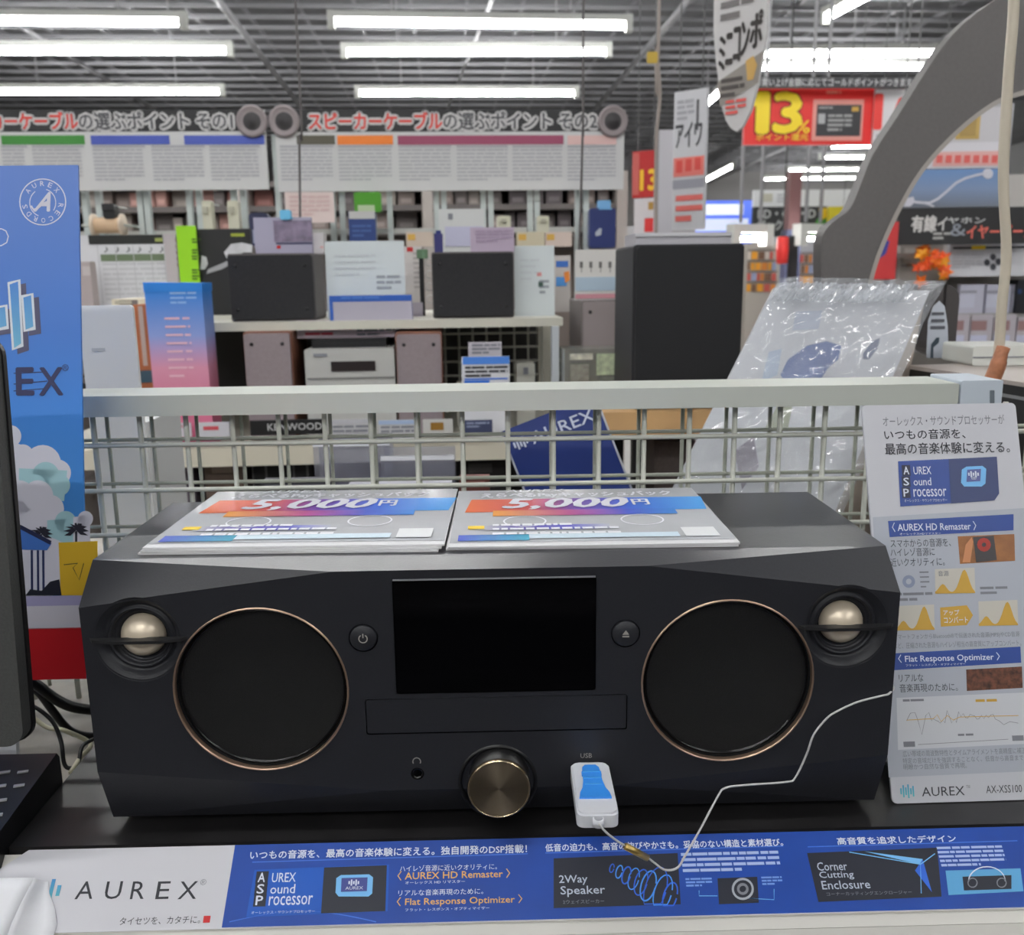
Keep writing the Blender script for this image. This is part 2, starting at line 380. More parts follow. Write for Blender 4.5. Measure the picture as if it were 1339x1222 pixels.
# ------------------------------------------------------------------ sloped header strip on the front edge
fs = frame(sh(0, 0.4385, 0.9705), SY, math.atan2(0.031, 0.0295)); hs = math.hypot(0.031, 0.0295)
strip = empty('rail_sign', 'sloped blue and white sign strip on the front edge of the shelf', 'sign', sh(0, 0.466, 0.955), SY)
class OnFrame(Panel):
    def __init__(s, o, fr, x0, x1, h, eps=0.0003): s.o = o; s.fr = fr; s.x0 = x0; s.x1 = x1; s.h = h; s.eps = eps
def child_at(name, mesh, mat, root, fr):
    o = obj(name, mesh, mat, root); o.matrix_local = root.matrix_world.inverted() @ fr; return o
bpy.context.view_layer.update()
xl = on(fs, 22, 1118)[0]
P0 = [(xl - 0.014, 0), (0.55, 0), (0.55, hs), (xl + 0.006, hs), (xl - 0.008, hs - 0.010)]
sp = child_at('card', MB().prism(P0, 0, 0.0012), M((206, 206, 212), 0.5), strip, fs)
holder = child_at('holder', MB().box(-0.6, 0.55, 0.0014, 0.004, -0.004, hs - 0.002).box(-0.6, 0.55, -0.003, 0.004, -0.0075, -0.002), M((214, 212, 206), 0.3), strip, fs)
lip = child_at('lower_rail', MB().box(-0.6, 0.55, -0.004, 0.03, -0.05, -0.0078), M((196, 194, 188), 0.4), strip, fs)
S = OnFrame(sp, fs, xl, 0.55, hs, 0.00018)
xb = on(fs, 307, 1108)[0]; xb2 = on(fs, 290, 1212)[0]
obj('blue_print', MB().poly([(xb2, 0.0005), (0.55, 0.0005), (0.55, hs), (xb, hs)], -0.00018), M((24, 70, 160), 0.3, noise=0.12, nscale=25, coat=0.3), sp)
[S.text(c_, a_, 1152, b_, 1175, INK, 1, 0.0, 0.0, res=3) for c_, a_, b_ in (('A', 100, 123), ('U', 138, 159), ('R', 172, 190), ('E', 205, 222), ('X', 234, 258))]
S.text('®', 262, 1149, 270, 1157, GREYINK, 1)
S.text('タイセツを、カタチに。', 157, 1198, 262, 1208, INK, 1)
S.rect('red_dot', 266, 1197, 275, 1206, RED, 1)
lg = G([(0, (100, 190, 180)), (0.6, (70, 150, 200)), (1, (50, 100, 190))], 'Z', 0.012, 0.034)
for x0, y0, x1, y1 in ((58, 1160, 62, 1173), (65, 1149, 70, 1177), (74, 1157, 79, 1171)): S.rect('logo_bar', x0, y0, x1, y1, lg, 1)
WT = M((222, 228, 245), 0.5); OR = M((232, 178, 92), 0.5); PB = M((70, 120, 220), 0.4); DKP = M((30, 34, 48), 0.35); LB = M((120, 190, 245), 0.4)
S.text('いつもの音源を、最高の音楽体験に変える。独自開発のDSP搭載！', 328, 1108, 689, 1119, WT, 2, 0.02)
S.line('print_line', [(330, 1127), (690, 1116)], 0.0005, PB, 2)
S.text('低音の迫力も、高音の伸びやかさも。妥協のない構造と素材選び。', 713, 1099.5, 1024, 1109.5, WT, 2, 0.02)
S.line('print_line', [(713, 1115), (1024, 1106)], 0.0005, PB, 2)
S.text('高音質を追求したデザイン', 1094, 1093, 1250, 1102.5, WT, 2, 0.02)
S.line('print_line', [(1056, 1107), (1330, 1099)], 0.0005, PB, 2)
S.poly('picture_panel', [(333, 1137), (509, 1130), (507, 1191), (322, 1199)], M((24, 90, 190), 0.3), 2)
S.poly('picture_panel', [(424, 1134), (506, 1131), (504, 1191), (420, 1194)], DKP, 3)
for i, (c, wd_, y0) in enumerate((('A', 'UREX', 1140), ('S', 'ound', 1155), ('P', 'rocessor', 1170))):
    S.rect('letter_box', 335 - i * 1.5, y0 - 1, 351 - i * 1.5, y0 + 15, DKP, 3)
    S.text(c, 338 - i * 1.5, y0 + 1, 347 - i * 1.5, y0 + 13, WT, 4, 0.02)
    S.text(wd_, 356 - i * 2, y0 + 1, (387, 386, 409)[i], y0 + 13, WT, 3, 0.01)
S.text('オーレックス・サウンドプロセッサー', 329, 1190, 412, 1194, WT, 3)
def chip(P_, x0, y0, x1, y1, ly):
    P_.poly('chip_glow', [(x0, y0 + 4), (x0 + 6, y0), (x1 - 5, y0 - 1), (x1, y0 + 3), (x1 - 1, y1 - 4), (x1 - 6, y1), (x0 + 3, y1), (x0 - 1, y1 - 5)], LB, ly)
    P_.poly('chip_top', [(x0 + 7, y0 + 4), (x1 - 7, y0 + 3), (x1 - 8, y1 - 7), (x0 + 6, y1 - 6)], M((70, 80, 150), 0.3), ly + 1)
    P_.text('AUREX', x0 + 12, y1 - 13, x1 - 13, y1 - 9, WT, ly + 2)
    for i, hgt in enumerate((4, 8, 4, 8, 4)): P_.rect('logo_bar', (x0 + x1) / 2 - 8 + i * 3, y0 + 10 - hgt / 2, (x0 + x1) / 2 - 6 + i * 3, y0 + 10 + hgt / 2, WT, ly + 2)
chip(S, 440, 1144, 488, 1172, 4)
S.text('ハイレゾ音源に近いクオリティに。', 523, 1130, 650, 1138, WT, 2)
S.text('〈 AUREX HD Remaster 〉', 520, 1137, 667, 1149, OR, 2, 0.012)
S.text('リアルな音楽再現のために。', 521, 1162, 632, 1170, WT, 2)
S.text('〈 Flat Response Optimizer 〉', 519, 1171, 683, 1184, OR, 2, 0.012)
S.text('オーレックス HD リマスター', 530, 1151, 608, 1155, WT, 2); S.text('フラット・レスポンス・オプティマイザー', 530, 1186, 640, 1190, WT, 2)
S.poly('picture_panel', [(724, 1122), (886, 1115), (890, 1182), (724, 1187)], DKP, 2)
S.text('2Way', 731, 1144, 768, 1157, M((190, 200, 215), 0.5), 4, 0.01); S.text('Speaker', 733, 1158, 791, 1172, M((190, 200, 215), 0.5), 4, 0.01); S.text('2ウェイスピーカー', 736, 1176, 790, 1181, GREYINK, 4)
sw = M((70, 150, 250), 0.4)
for i in range(9):
    cx, cy, r = 800 + i * 9.5, 1135 + i * 4.6, 6 + i * 3.1 if i < 6 else 32 - (i - 6) * 6
    S.line('sound_wave', [(cx + r * 0.42 * math.cos(t) - r * 0.25 * math.sin(t), cy + r * math.sin(t) * 0.9 + r * 0.12 * math.cos(t)) for t in [2 * PI * q / 22 for q in range(22)] if 1117 < cy + r * math.sin(t) * 0.9 + r * 0.12 * math.cos(t) < 1184], 0.0006 + 0.0001 * (i % 3), sw if i % 2 else M((40, 100, 220), 0.4), 3)
S.dashes(890, 1115, 1022, 1140, 4, M((170, 190, 235), 0.5), 2)
S.poly('picture_panel', [(938, 1148), (990, 1146), (992, 1180), (940, 1182)], DKP, 2)
S.line('driver_ring', [(971 + 13 * math.cos(t), 1162 + 13 * math.sin(t)) for t in [2 * PI * q / 24 for q in range(24)]], 0.0012, M((170, 175, 185), 0.4), 3, True)
S.line('driver_ring', [(971 + 6 * math.cos(t), 1162 + 6 * math.sin(t)) for t in [2 * PI * q / 16 for q in range(16)]], 0.0014, GREYINK, 3, True)
S.dashes(896, 1148, 932, 1160, 3, M((120, 160, 230), 0.5), 2); S.dashes(995, 1146, 1024, 1158, 3, M((120, 160, 230), 0.5), 2)
S.line('callout_line', [(914, 1164), (914, 1171), (938, 1171)], 0.0004, LB, 2); S.line('callout_line', [(975, 1174), (1012, 1176), (1012, 1162)], 0.0004, LB, 2)
S.poly('picture_panel', [(1055, 1115), (1225, 1108), (1231, 1172), (1070, 1179)], DKP, 2)
S.poly('enclosure_corner', [(1130, 1113), (1206, 1123), (1203, 1130)], LB, 3); S.poly('enclosure_corner', [(1206, 1123), (1218, 1166), (1196, 1138)], M((40, 100, 210), 0.4), 3)
S.line('enclosure_edge', [(1110, 1114), (1203, 1130), (1204, 1168)], 0.0005, LB, 4); S.line('enclosure_edge', [(1203, 1130), (1222, 1116)], 0.0005, LB, 4)
for w_, x0, x1, y0 in (('Corner', 1068, 1107, 1127), ('Cutting', 1071, 1116, 1139), ('Enclosure', 1074, 1137, 1151)): S.text(w_, x0, y0, x1, y0 + 11, M((190, 200, 215), 0.5), 4, 0.01)
S.text('コーナーカッティングエンクロージャー', 1080, 1165, 1192, 1170, GREYINK, 4)
S.dashes(1224, 1107, 1318, 1133, 5, M((170, 190, 235), 0.5), 2)
S.poly('picture_panel', [(1236, 1138), (1334, 1135), (1338, 1165), (1240, 1170)], M((90, 165, 215), 0.4), 2)
S.poly('mini_stereo', [(1258, 1146), (1322, 1144), (1322, 1162), (1260, 1164)], DKP, 3)
for cx in (1271, 1309): S.line('driver_ring', [(cx + 6 * math.cos(t), 1154 + 6 * math.sin(t)) for t in [2 * PI * q / 14 for q in range(14)]], 0.0006, GREYINK, 4, True)
S.line('glow_arc', [(300 + i * 12, 1205 - 14 * math.sin(i * PI / 16)) for i in range(17)], 0.0005, PB, 2)
S.line('glow_arc', [(1290 + 24 * math.cos(t), 1152 + 19 * math.sin(t)) for t in [PI + PI * q / 14 for q in range(15)]], 0.0006, WT, 3)

# curled white paper at the end of the strip
mb = MB(); xe = on(fs, 30, 1190)[0]
rows = [(-0.010, 0.0, 1.0), (0.004, 0.0012, 1.0), (0.0125, 0.0032, 0.72), (0.0195, 0.0052, 0.38), (0.0258, 0.0070, 0.16)]
fl_ = [(-0.10, -0.0125), (-0.03, -0.0130), (-0.006, -0.0128), (0.0, -0.0115)]; inn = [(0.0, -0.0115), (0.0022, -0.0085), (0.005, -0.0050), (0.009, -0.0022), (0.013, -0.0011), (0.0195, -0.0008)]
for prof, tail in ((fl_, False), (inn, True)):
    n = len(prof); vs_ = [(xe + e_ + d * (k_ if tail else 1.0), y, z) for z, e_, k_ in rows for d, y in prof]
    mb.add(vs_, [(i * n + j, i * n + j + 1, (i + 1) * n + j + 1, (i + 1) * n + j) for i in range(len(rows) - 1) for j in range(n - 1)], True)
pp = obj('curled_paper', mb, M((236, 237, 242), 0.6)); pp.matrix_world = fs; tag(pp, 'white paper slip curling off the end of the blue strip', 'paper')
mo = pp.modifiers.new('s', 'SOLIDIFY'); mo.thickness = 0.0003

# ================================================================== THE STEREO
UF = frame(Vector((-0.0115, 0.4769, CZ - 0.3086)), 0.0175)
W2, H, DU = 0.225, 0.1539, 0.156
st = empty('stereo_system', 'black all-in-one stereo with two copper-ringed woofers and a dark screen', 'stereo', UF.translation, 0.0175)
u = lambda px, py, y=0.0: on(UF, px, py, y)
TZ = H + 0.0005; AZ = H - 0.0015; A1, A2 = u(435, 747)[0], u(847, 743)[0]; C1, C2, C3 = 0.0195, 0.0365, 0.023; BZ = 0.021; B1, B2 = u(505, 1037)[0], u(800, 1030)[0]
front = [(-W2, C2), (B1, BZ), (B2, BZ), (W2, C2), (W2, H - C1), (A2, AZ), (A1, AZ), (-W2, H - C1)]
RX, RZ, RR = 0.1301, 0.0837, 0.0486
wl, wr = u(341.5, 902.5), u(951.5, 891); tl, tr_ = u(181, 836), u(1106, 819)
bl_, br_ = u(475, 834), u(818, 828); jk = u(546, 1011)
sx0, sz1 = u(512, 757); sx1, sz0 = u(779, 902)
tx0, tz1 = u(477, 914); tx1, tz0 = u(820, 953)
holes = [circ(*wl, RR, 64), circ(*wr, RR, 64), circ(*tl, 0.0235), circ(*tr_, 0.0235), circ(*bl_, 0.0082), circ(*br_, 0.0082), circ(*jk, 0.0036, 20),
         rrect(sx0, sx1, sz0, sz1, 0.0008, 2), rrect(tx0, tx1, tz0, tz1, 0.0012, 3)]
fp_ = obj('front_panel', holed(front, holes, 0.0), BODY, st)
mb = MB()
V = [(-W2, 0, H - C1), (A1, 0, AZ), (A2, 0, AZ), (W2, 0, H - C1), (-W2, C3, TZ), (W2, C3, TZ), (W2, DU, TZ), (-W2, DU, TZ),
     (-W2, 0, C2), (B1, 0, BZ), (B2, 0, BZ), (W2, 0, C2), (-W2, 0.013, 0), (W2, 0.013, 0), (W2, DU, 0), (-W2, DU, 0)]
mb.add(V, [(0, 1, 4), (2, 3, 5), (8, 12, 9), (9, 12, 13, 10), (10, 13, 11), (12, 15, 14, 13), (15, 7, 6, 14), (0, 4, 7, 15, 12, 8), (3, 11, 13, 14, 6, 5)])
obj('cabinet', mb, BODY, st)
obj('top_panel', MB().add(V, [(1, 2, 5, 4), (4, 5, 6, 7)]), M((52, 52, 57), 0.28, noise=0.06, nscale=600, bump=0.04, spec=0.7), st)  # sheen on the top put into its colour: paler, glossier body finish
for x in (-0.19, 0.19):
    for y in (0.045, 0.135): obj('foot', MB().lathe([(0, -0.0064), (0.011, -0.0064), (0.011, 0.002), (0, 0.002)], (x, y, 0), 20, 'z', False), BLACK, st)
COPPER = M((208, 178, 154), 0.32, 0.9)
GRILLE = M((12, 12, 13), 0.9, noise=0.35, nscale=1500, bump=0.3)
PIANO = M((10, 10, 12), 0.15)
for c in (wl, wr):
    C = (c[0], 0, c[1])
    w = obj('woofer', MB().lathe([(RR, 0.0), (RR - 0.0012, 0.0045), (RR - 0.003, 0.005), (0.0, 0.0042)], C, 64), GRILLE, st)
    obj('copper_ring', MB().lathe([(RR + 0.0002, 0.0), (RR - 0.0001, -0.0007), (RR - 0.0007, -0.0007), (RR - 0.0010, 0.0), (RR - 0.0010, 0.003)], C, 64), COPPER, w)
    obj('surround', MB().lathe([(RR - 0.0018, 0.004), (RR - 0.0028, 0.0024), (RR - 0.0038, 0.004)], C, 64), PIANO, w)
DOME = M((222, 208, 186), 0.3, 0.35)
for c in (tl, tr_):
    C = (c[0], 0, c[1])
    t = obj('tweeter', MB().lathe([(0.0245, -0.0001), (0.0225, 0.0008), (0.020, 0.0032), (0.0185, 0.0055), (0.0178, 0.0035), (0.0168, 0.0028), (0.0160, 0.0045), (0.0152, 0.0075), (0.0145, 0.0060), (0.0135, 0.0075), (0.0126, 0.0090), (0.0, 0.0100)], C, 48), BODY, st)
    obj('dome', MB().lathe([(0.0124 * math.cos(a), 0.0085 - 0.0098 * math.sin(a)) for a in [PI / 2 * k / 8 for k in range(9)]], C, 32), DOME, t)
    fin = [(-0.0265, 0), (0.0265, 0), (0.024, -0.0035), (0.012, -0.0060), (-0.012, -0.0060), (-0.024, -0.0035)]
    N = len(fin); zc = c[1] + 0.0006
    obj('guard_bar', MB().add([(c[0] + a, b, zc - 0.0008) for a, b in fin] + [(c[0] + a, b, zc + 0.0008) for a, b in fin], [tuple(range(N)), tuple(range(2 * N - 1, N - 1, -1))] + [(i, (i + 1) % N, N + (i + 1) % N, N + i) for i in range(N)]), DARKM, t)
ICON = M((170, 166, 160), 0.6)
for c, kind in ((bl_, 'power'), (br_, 'eject')):
    C = (c[0], 0, c[1])
    b = obj(kind + '_button', MB().lathe([(0.0082, 0.0006), (0.0082, 0.003), (0.0074, 0.003), (0.0074, -0.0002), (0.0069, -0.0009), (0, -0.0009)], C, 32), BODY, st)
    if kind == 'power':
        obj('power_symbol', ribbon([(c[0] + 0.0023 * math.cos(t), c[1] + 0.0023 * math.sin(t)) for t in [PI / 2 + 0.55 + (2 * PI - 1.1) * k / 16 for k in range(17)]], 0.0006, -0.0011), ICON, b)
        obj('power_symbol', MB().poly([(c[0] - 0.0003, c[1] + 0.0004), (c[0] + 0.0003, c[1] + 0.0004), (c[0] + 0.0003, c[1] + 0.0029), (c[0] - 0.0003, c[1] + 0.0029)], -0.0011), ICON, b)
    else:
        obj('eject_symbol', MB().poly([(c[0] - 0.0019, c[1] - 0.0003), (c[0] + 0.0019, c[1] - 0.0003), (c[0], c[1] + 0.0024)], -0.0011).poly([(c[0] - 0.0019, c[1] - 0.0018), (c[0] + 0.0019, c[1] - 0.0018), (c[0] + 0.0019, c[1] - 0.0009), (c[0] - 0.0019, c[1] - 0.0009)], -0.0011), ICON, b)
scr = obj('screen', MB().prism(rrect(sx0 + 0.0003, sx1 - 0.0003, sz0 + 0.0003, sz1 - 0.0003, 0.0008, 2), 0.0006, 0.004), M((6, 6, 8), 0.06, spec=0.35), st)
obj('top_edge', MB().box(sx0 + 0.0005, sx1 - 0.0005, -0.0006, 0.0008, sz1 - 0.0009, sz1 - 0.0002), M((150, 150, 156), 0.35, 0.2), scr)  # light grey bar standing in for the highlight along the upper edge
tray = obj('disc_tray', MB().rbox(tx0 + 0.0006, tx1 - 0.0006, 0.0002, 0.006, tz0 + 0.0006, tz1 - 0.0006, 0.001, 3), BODY, st)
obj('tray_slot', MB().poly([(tx0 - 0.0002, tz0 - 0.0002), (tx1 + 0.0002, tz0 - 0.0002), (tx1 + 0.0002, tz1 + 0.0002), (tx0 - 0.0002, tz1 + 0.0002)], 0.0055), BLACK, st)
obj('headphone_jack', MB().lathe([(0.0038, -0.0003), (0.0032, -0.0005), (0.0020, 0.0004), (0.0018, 0.006), (0, 0.006)], (jk[0], 0, jk[1]), 20), PIANO, st)
hx, hz = u(545, 995)
obj('headphone_symbol', ribbon([(hx + 0.0022 * math.cos(t), hz + 0.0024 * math.sin(t)) for t in [-0.5 + (PI + 1.0) * k / 12 for k in range(13)]], 0.0006, -0.0004), ICON, st)
kx, kz = u(651, 1021)
knob_w = obj('knob_collar', MB().lathe([(0.0235, 0.02), (0.0232, 0.002), (0.0226, -0.0006), (0.0214, -0.0012), (0.0205, -0.0004), (0.0195, 0.004), (0, 0.004)], (kx, 0, kz), 48), M((16, 16, 18), 0.4), st)
kb = obj('volume_knob', MB().lathe([(0.0174, 0.003), (0.0174, -0.0136), (0.0, -0.0136)], (0, 0, 0), 56), M((14, 14, 15), 0.35), st); kb.location = (kx + 0.0006, 0, kz + 0.0036)
obj('spun_face', MB().lathe([(0.0166, -0.0148), (0.010, -0.0146), (0.0, -0.0145)], (0, 0, 0), 72), M((232, 214, 186), 0.25, 1.0, aniso=0.9), kb)
obj('knob_rim', MB().lathe([(0.0177, -0.0128), (0.0174, -0.0150), (0.0168, -0.0153), (0.0165, -0.0148)], (0, 0, 0), 56), M((200, 180, 150), 0.2, 1.0), kb)
SU = OnFrame(st, UF, -W2, W2, H, 0.0004)
SU.text('USB', 759, 984, 774, 990, ICON)

# ------------------------------------------------------------------ usb stick and its tether
uz = CZ - 0.3086 + u(772, 992)[1]
ua, ub = atz(770, 993, uz), atz(782, 1062, uz)
dirv = (ua - ub); ul = dirv.length; uyaw = math.atan2(dirv.y, dirv.x) - PI / 2
ub_o = empty('usb_stick', 'white USB stick with a blue slider plugged into the stereo', 'USB stick', ub - Vector((0, 0, 0.004)), uyaw)
def slab(mb_, P, z0, z1):
    N = len(P); return mb_.add([(a, b, z0) for a, b in P] + [(a, b, z1) for a, b in P], [tuple(range(N))[::-1], tuple(range(N, 2 * N))] + [(i, (i + 1) % N, N + (i + 1) % N, N + i) for i in range(N)])
uw = 0.0108
bodyP = rrect(-uw, uw, -0.001, ul - 0.002, 0.004, 5)[::-1]
ubm = obj('body', slab(MB(), bodyP, -0.004, 0.0028), M((222, 224, 230), 0.3), ub_o)
slab_top = rrect(-uw + 0.001, uw - 0.001, 0.000, ul - 0.003, 0.0035, 5)[::-1]
obj('top_shell', slab(MB(), slab_top, 0.0028, 0.004), M((222, 224, 230), 0.3), ub_o)
half = [(0.0085, 0.014), (0.0078, 0.019), (0.0062, 0.024), (0.0052, 0.032), (0.0050, 0.038), (0.0054, 0.0385), (0.0054, 0.042), (0.0050, 0.0425), (0.0046, 0.047), (0.0030, 0.050)]
sl = [(a, b * ul / 0.058) for a, b in half] + [(-a, b * ul / 0.058) for a, b in half[::-1]]
slid = obj('slider', slab(MB(), sl, 0.0039, 0.0052), M((60, 150, 245), 0.35), ub_o)
for y in (0.027, 0.034, 0.041): obj('grip_ridge', MB().box(-0.0045, 0.0045, y * ul / 0.058, y * ul / 0.058 + 0.0006, 0.0052, 0.0056), M((90, 175, 250), 0.35), slid)
obj('plug', MB().box(-0.006, 0.006, ul - 0.002, ul + 0.004, -0.002, 0.002), M((180, 180, 180), 0.3, 1.0), ub_o)
obj('loop_hole', MB().lathe([(0.0022, -0.002), (0.003, -0.002), (0.003, 0.002), (0.0022, 0.002)], (0, -0.002, 0), 14, 'z'), M((222, 224, 230), 0.3), ub_o)
tp = [at(783, 1077, 0.4165), at(795, 1090, 0.418), at(815, 1104, 0.424), at(840, 1116, 0.430), at(856, 1128, 0.4335), at(870, 1137, 0.4345), at(886, 1134, 0.437), at(896, 1118, 0.440), at(915, 1085, 0.448), at(938, 1042, 0.457), at(948, 1030, 0.461), at(975, 1026, 0.466), at(1028, 1022, 0.470), at(1040, 1016, 0.471),
      at(1055, 985, 0.472), at(1064, 960, 0.473), at(1080, 940, 0.475), at(1092, 931, 0.476), at(1120, 918, 0.4775), at(1150, 910, 0.479), at(1163, 906, 0.4795), Vector((0.2175, 0.492, at(1165, 905, 0.48).z)), Vector((0.2165, 0.53, at(1165, 905, 0.48).z + 0.002)), Vector((0.2165, 0.60, at(1165, 905, 0.48).z + 0.002))]
string = obj('security_string', MB().tube(smooth_path(tp, 5), 0.0006, 6), M((205, 205, 205), 0.3)); tag(string, 'thin pale string tethering the USB stick to the right side', 'string')
obj('crimp_sleeve', MB().tube([at(818, 1106, 0.4235), at(846, 1121, 0.4300)], 0.0018, 8), M((210, 180, 110), 0.3, 0.8), string)

# ------------------------------------------------------------------ flyers on the stereo
ZT = CZ - 0.3086 + TZ
def flyer(x0, x1, xk0, yf, yb, z, label, printed, yaw=0.0175, group='cash back flyers on the stereo', t=0.0011):
    a, b = atz(*x0, z), atz(*x1, z); w_ = (b - a).length; yw = math.atan2(b.y - a.y, b.x - a.x); o = empty('flyer', label, 'flyer', a, yw, group)
    d = yb
    fr_ = Matrix.Translation(a) @ Matrix.Rotation(yw, 4, 'Z')
    obj('sheet', MB().box(0, w_, 0, d, -t, 0), M((222, 222, 224), 0.4), o)
    if not printed: return o
    e = 0.0002
    def q(u0, u1, v0, v1, mat, name, sk=0.0):
        return obj(name, MB().add([(u0 * w_, v0 * d, e), (u1 * w_, v0 * d, e), ((u1 + sk) * w_, v1 * d, e), ((u0 + sk) * w_, v1 * d, e)], [(0, 1, 2, 3)]), mat, o)
    q(0.002, 0.998, 0.05, 0.998, M((196, 198, 203), 0.18, noise=0.1, nscale=18), 'silver_print'); e = 0.0004
    band = G([(0, (236, 120, 70)), (0.28, (214, 96, 96)), (0.45, (130, 80, 170)), (0.7, (70, 110, 220)), (1, (90, 170, 250))], 'X', 0.02 * w_, 0.98 * w_, 0.25)
    q(0.04, 0.985, 0.55, 0.80, band, 'colour_band', 0.02); e = 0.0006
    b2 = G([(0, (246, 168, 80)), (0.4, (190, 90, 150)), (0.7, (80, 100, 210)), (1, (70, 150, 230))], 'X', 0.15 * w_, 0.9 * w_, 0.25)
    q(0.15, 0.86, 0.47, 0.57, b2, 'colour_band')
    q(0.10, 0.58, 0.23, 0.31, G([(0, (196, 198, 203)), (0.3, (120, 110, 190)), (0.7, (110, 110, 210)), (1, (186, 190, 203))], 'X', 0.1 * w_, 0.58 * w_, 0.25), 'blue_band')
    q(0.03, 0.28, 0.07, 0.16, G([(0, (70, 90, 200)), (1, (70, 170, 200))], 'X', 0.03 * w_, 0.28 * w_, 0.25), 'blue_band'); e = 0.0008
    q(0.06, 0.12, 0.25, 0.30, YELLOW, 'yellow_tag'); q(0.28, 0.81, 0.09, 0.16, M((206, 224, 236), 0.4), 'white_bar'); q(0.83, 0.95, 0.09, 0.23, M((222, 224, 226), 0.4), 'white_box')
    wtm = M((232, 234, 240), 0.4)
    def tx(s_, u0, u1, v0, v1, mat=wtm, bold=0.02, shear=0.0, ly=0.0010): TXT.append(('lettering', o, s_, u0 * w_, v0 * d, (u1 - u0) * w_, (v1 - v0) * d, mat, ('flat', ly), bold, shear, 2))
    tx('AUREX', 0.20, 0.45, 0.935, 0.985, wtm, 0.02, 0.2)
    tx('えらべるPayキャッシュバック', 0.10, 0.89, 0.81, 0.915, wtm, 0.03)
    tx('5,000', 0.19, 0.69, 0.58, 0.79, M((226, 226, 236), 0.3), 0.04, 0.25); tx('円', 0.71, 0.775, 0.64, 0.75, wtm, 0.03)
    for cx in (0.27, 0.71):
        obj('woofer_print', MB().add(*ring_pts(cx * w_, 0.37 * d, 0.075 * w_, 0.085 * d, 0.0008)), wtm, o)
    dm = MB(); random.seed(3)
    for v in (0.29, 0.225, 0.15):
        x = 0.15
        while x < (0.6 if v < 0.25 else 0.4):
            l_ = random.uniform(0.015, 0.05); dm.add([(x * w_, v * d, 0.0010), ((x + l_) * w_, v * d, 0.0010), ((x + l_) * w_, (v + 0.03) * d, 0.0010), (x * w_, (v + 0.03) * d, 0.0010)], [(0, 1, 2, 3)]); x += l_ + 0.008
    obj('text_lines', dm, wtm, o)
    return o
def ring_pts(cx, cy, rx, ry, z, n=32, w=0.0011):
    v = [(cx + (rx + s * w) * math.cos(2 * PI * k / n), cy + (ry + s * w) * math.sin(2 * PI * k / n), z) for s in (0, 1) for k in range(n)]
    return v, [(k, (k + 1) % n, n + (k + 1) % n, n + k) for k in range(n)]
t0 = ZT + 0.0002
dF = 0.138
flyer((180, 723), (573, 719), 0, 0, dF, t0 + 0.0011, 'bare white edged flyer at the bottom of the flyer stack', False)
flyer((183, 720), (577, 715), 0, 0, dF, t0 + 0.0024, 'flyer second from the bottom of the stack, white edge showing', False)
flyer((186, 716), (581, 711), 0, 0, dF, t0 + 0.0037, 'printed 5,000 yen flyer on top of the taller flyer stack', True)
flyer((583, 717), (966, 712), 0, 0, dF, t0 + 0.0011, 'lower flyer of the thin stack, white edge showing', False)
flyer((586, 715), (968, 709), 0, 0, dF, t0 + 0.0024, 'printed 5,000 yen flyer lying flat beside the taller flyer stack', True)

# ================================================================== INFORMATION CARD AT THE RIGHT
cf = frame(Vector((0.2264, 0.4985, 1.0006)), 0.03, 0.345)
cx0, ch = 0.0, on(cf, 1240, 528)[1]; cx1 = on(cf, 1331, 560)[0]
card = obj('info_card', MB().prism(rrect(cx0, cx1, 0.0, ch, 0.003, 4), 0, 0.0018), M((200, 201, 208), 0.45)); card.matrix_world = cf
tag(card, 'white printed information card leaning beside the stereo', 'card')
K = OnFrame(card, cf, cx0, cx1, ch, 0.00015)
GP = M((178, 183, 194), 0.5)
K.poly('grey_print', [(1141, 676), (1339, 664), (1345, 1008), (1162, 1016)], GP, 1)
DI = M((62, 64, 70), 0.7)
K.text('オーレックス・サウンドプロセッサーが', 1154, 543, 1313, 556, GREYINK, 2)
K.text('いつもの音源を、', 1156, 561, 1262, 574, DI, 2, 0.008); K.text('最高の音楽体験に変える。', 1157, 578, 1320, 593, DI, 2, 0.008)
K.poly('picture_panel', [(1174, 603), (1303, 597), (1306, 645), (1300, 654), (1177, 662)], M((28, 66, 150), 0.35), 2)
K.poly('picture_panel', [(1240, 600), (1303, 597), (1306, 645), (1300, 654), (1243, 658)], M((36, 54, 108), 0.35), 3)
for i, (c, wd_, x1_) in enumerate((('A', 'UREX', 1217), ('S', 'ound', 1217), ('P', 'rocessor', 1237))):
    y0 = 609 + i * 14.5; K.rect('letter_box', 1179, y0 - 1, 1190, y0 + 13, M((24, 30, 60), 0.4), 3)
    K.text(c, 1181, y0 + 1, 1188, y0 + 11, WT, 4, 0.02); K.text(wd_, 1194, y0 + 1, x1_, y0 + 11, WT, 4, 0.01)
K.text('オーレックス・サウンドプロセッサー', 1182, 652, 1238, 656, WT, 4)
chip(K, 1257, 610, 1289, 636, 4)
K.poly('blue_bar', [(1161, 681), (1325, 672), (1325, 693), (1163, 702)], M((40, 72, 150), 0.4), 2)
K.text('〈 AUREX HD Remaster 〉', 1166, 682, 1276, 694, WT, 3, 0.012); K.text('オーレックスHDリマスター', 1176, 696, 1230, 699, WT, 3)
K.text('スマホからの音源を、', 1164, 704, 1243, 715, DI, 2); K.text('ハイレゾ音源に', 1164, 716, 1222, 727, DI, 2); K.text('近いクオリティに。', 1164, 729, 1235, 740, DI, 2)
K.poly('photo', [(1252, 701), (1326, 698), (1327, 733), (1255, 737)], M((150, 96, 52), 0.4, noise=0.3, nscale=120), 2)
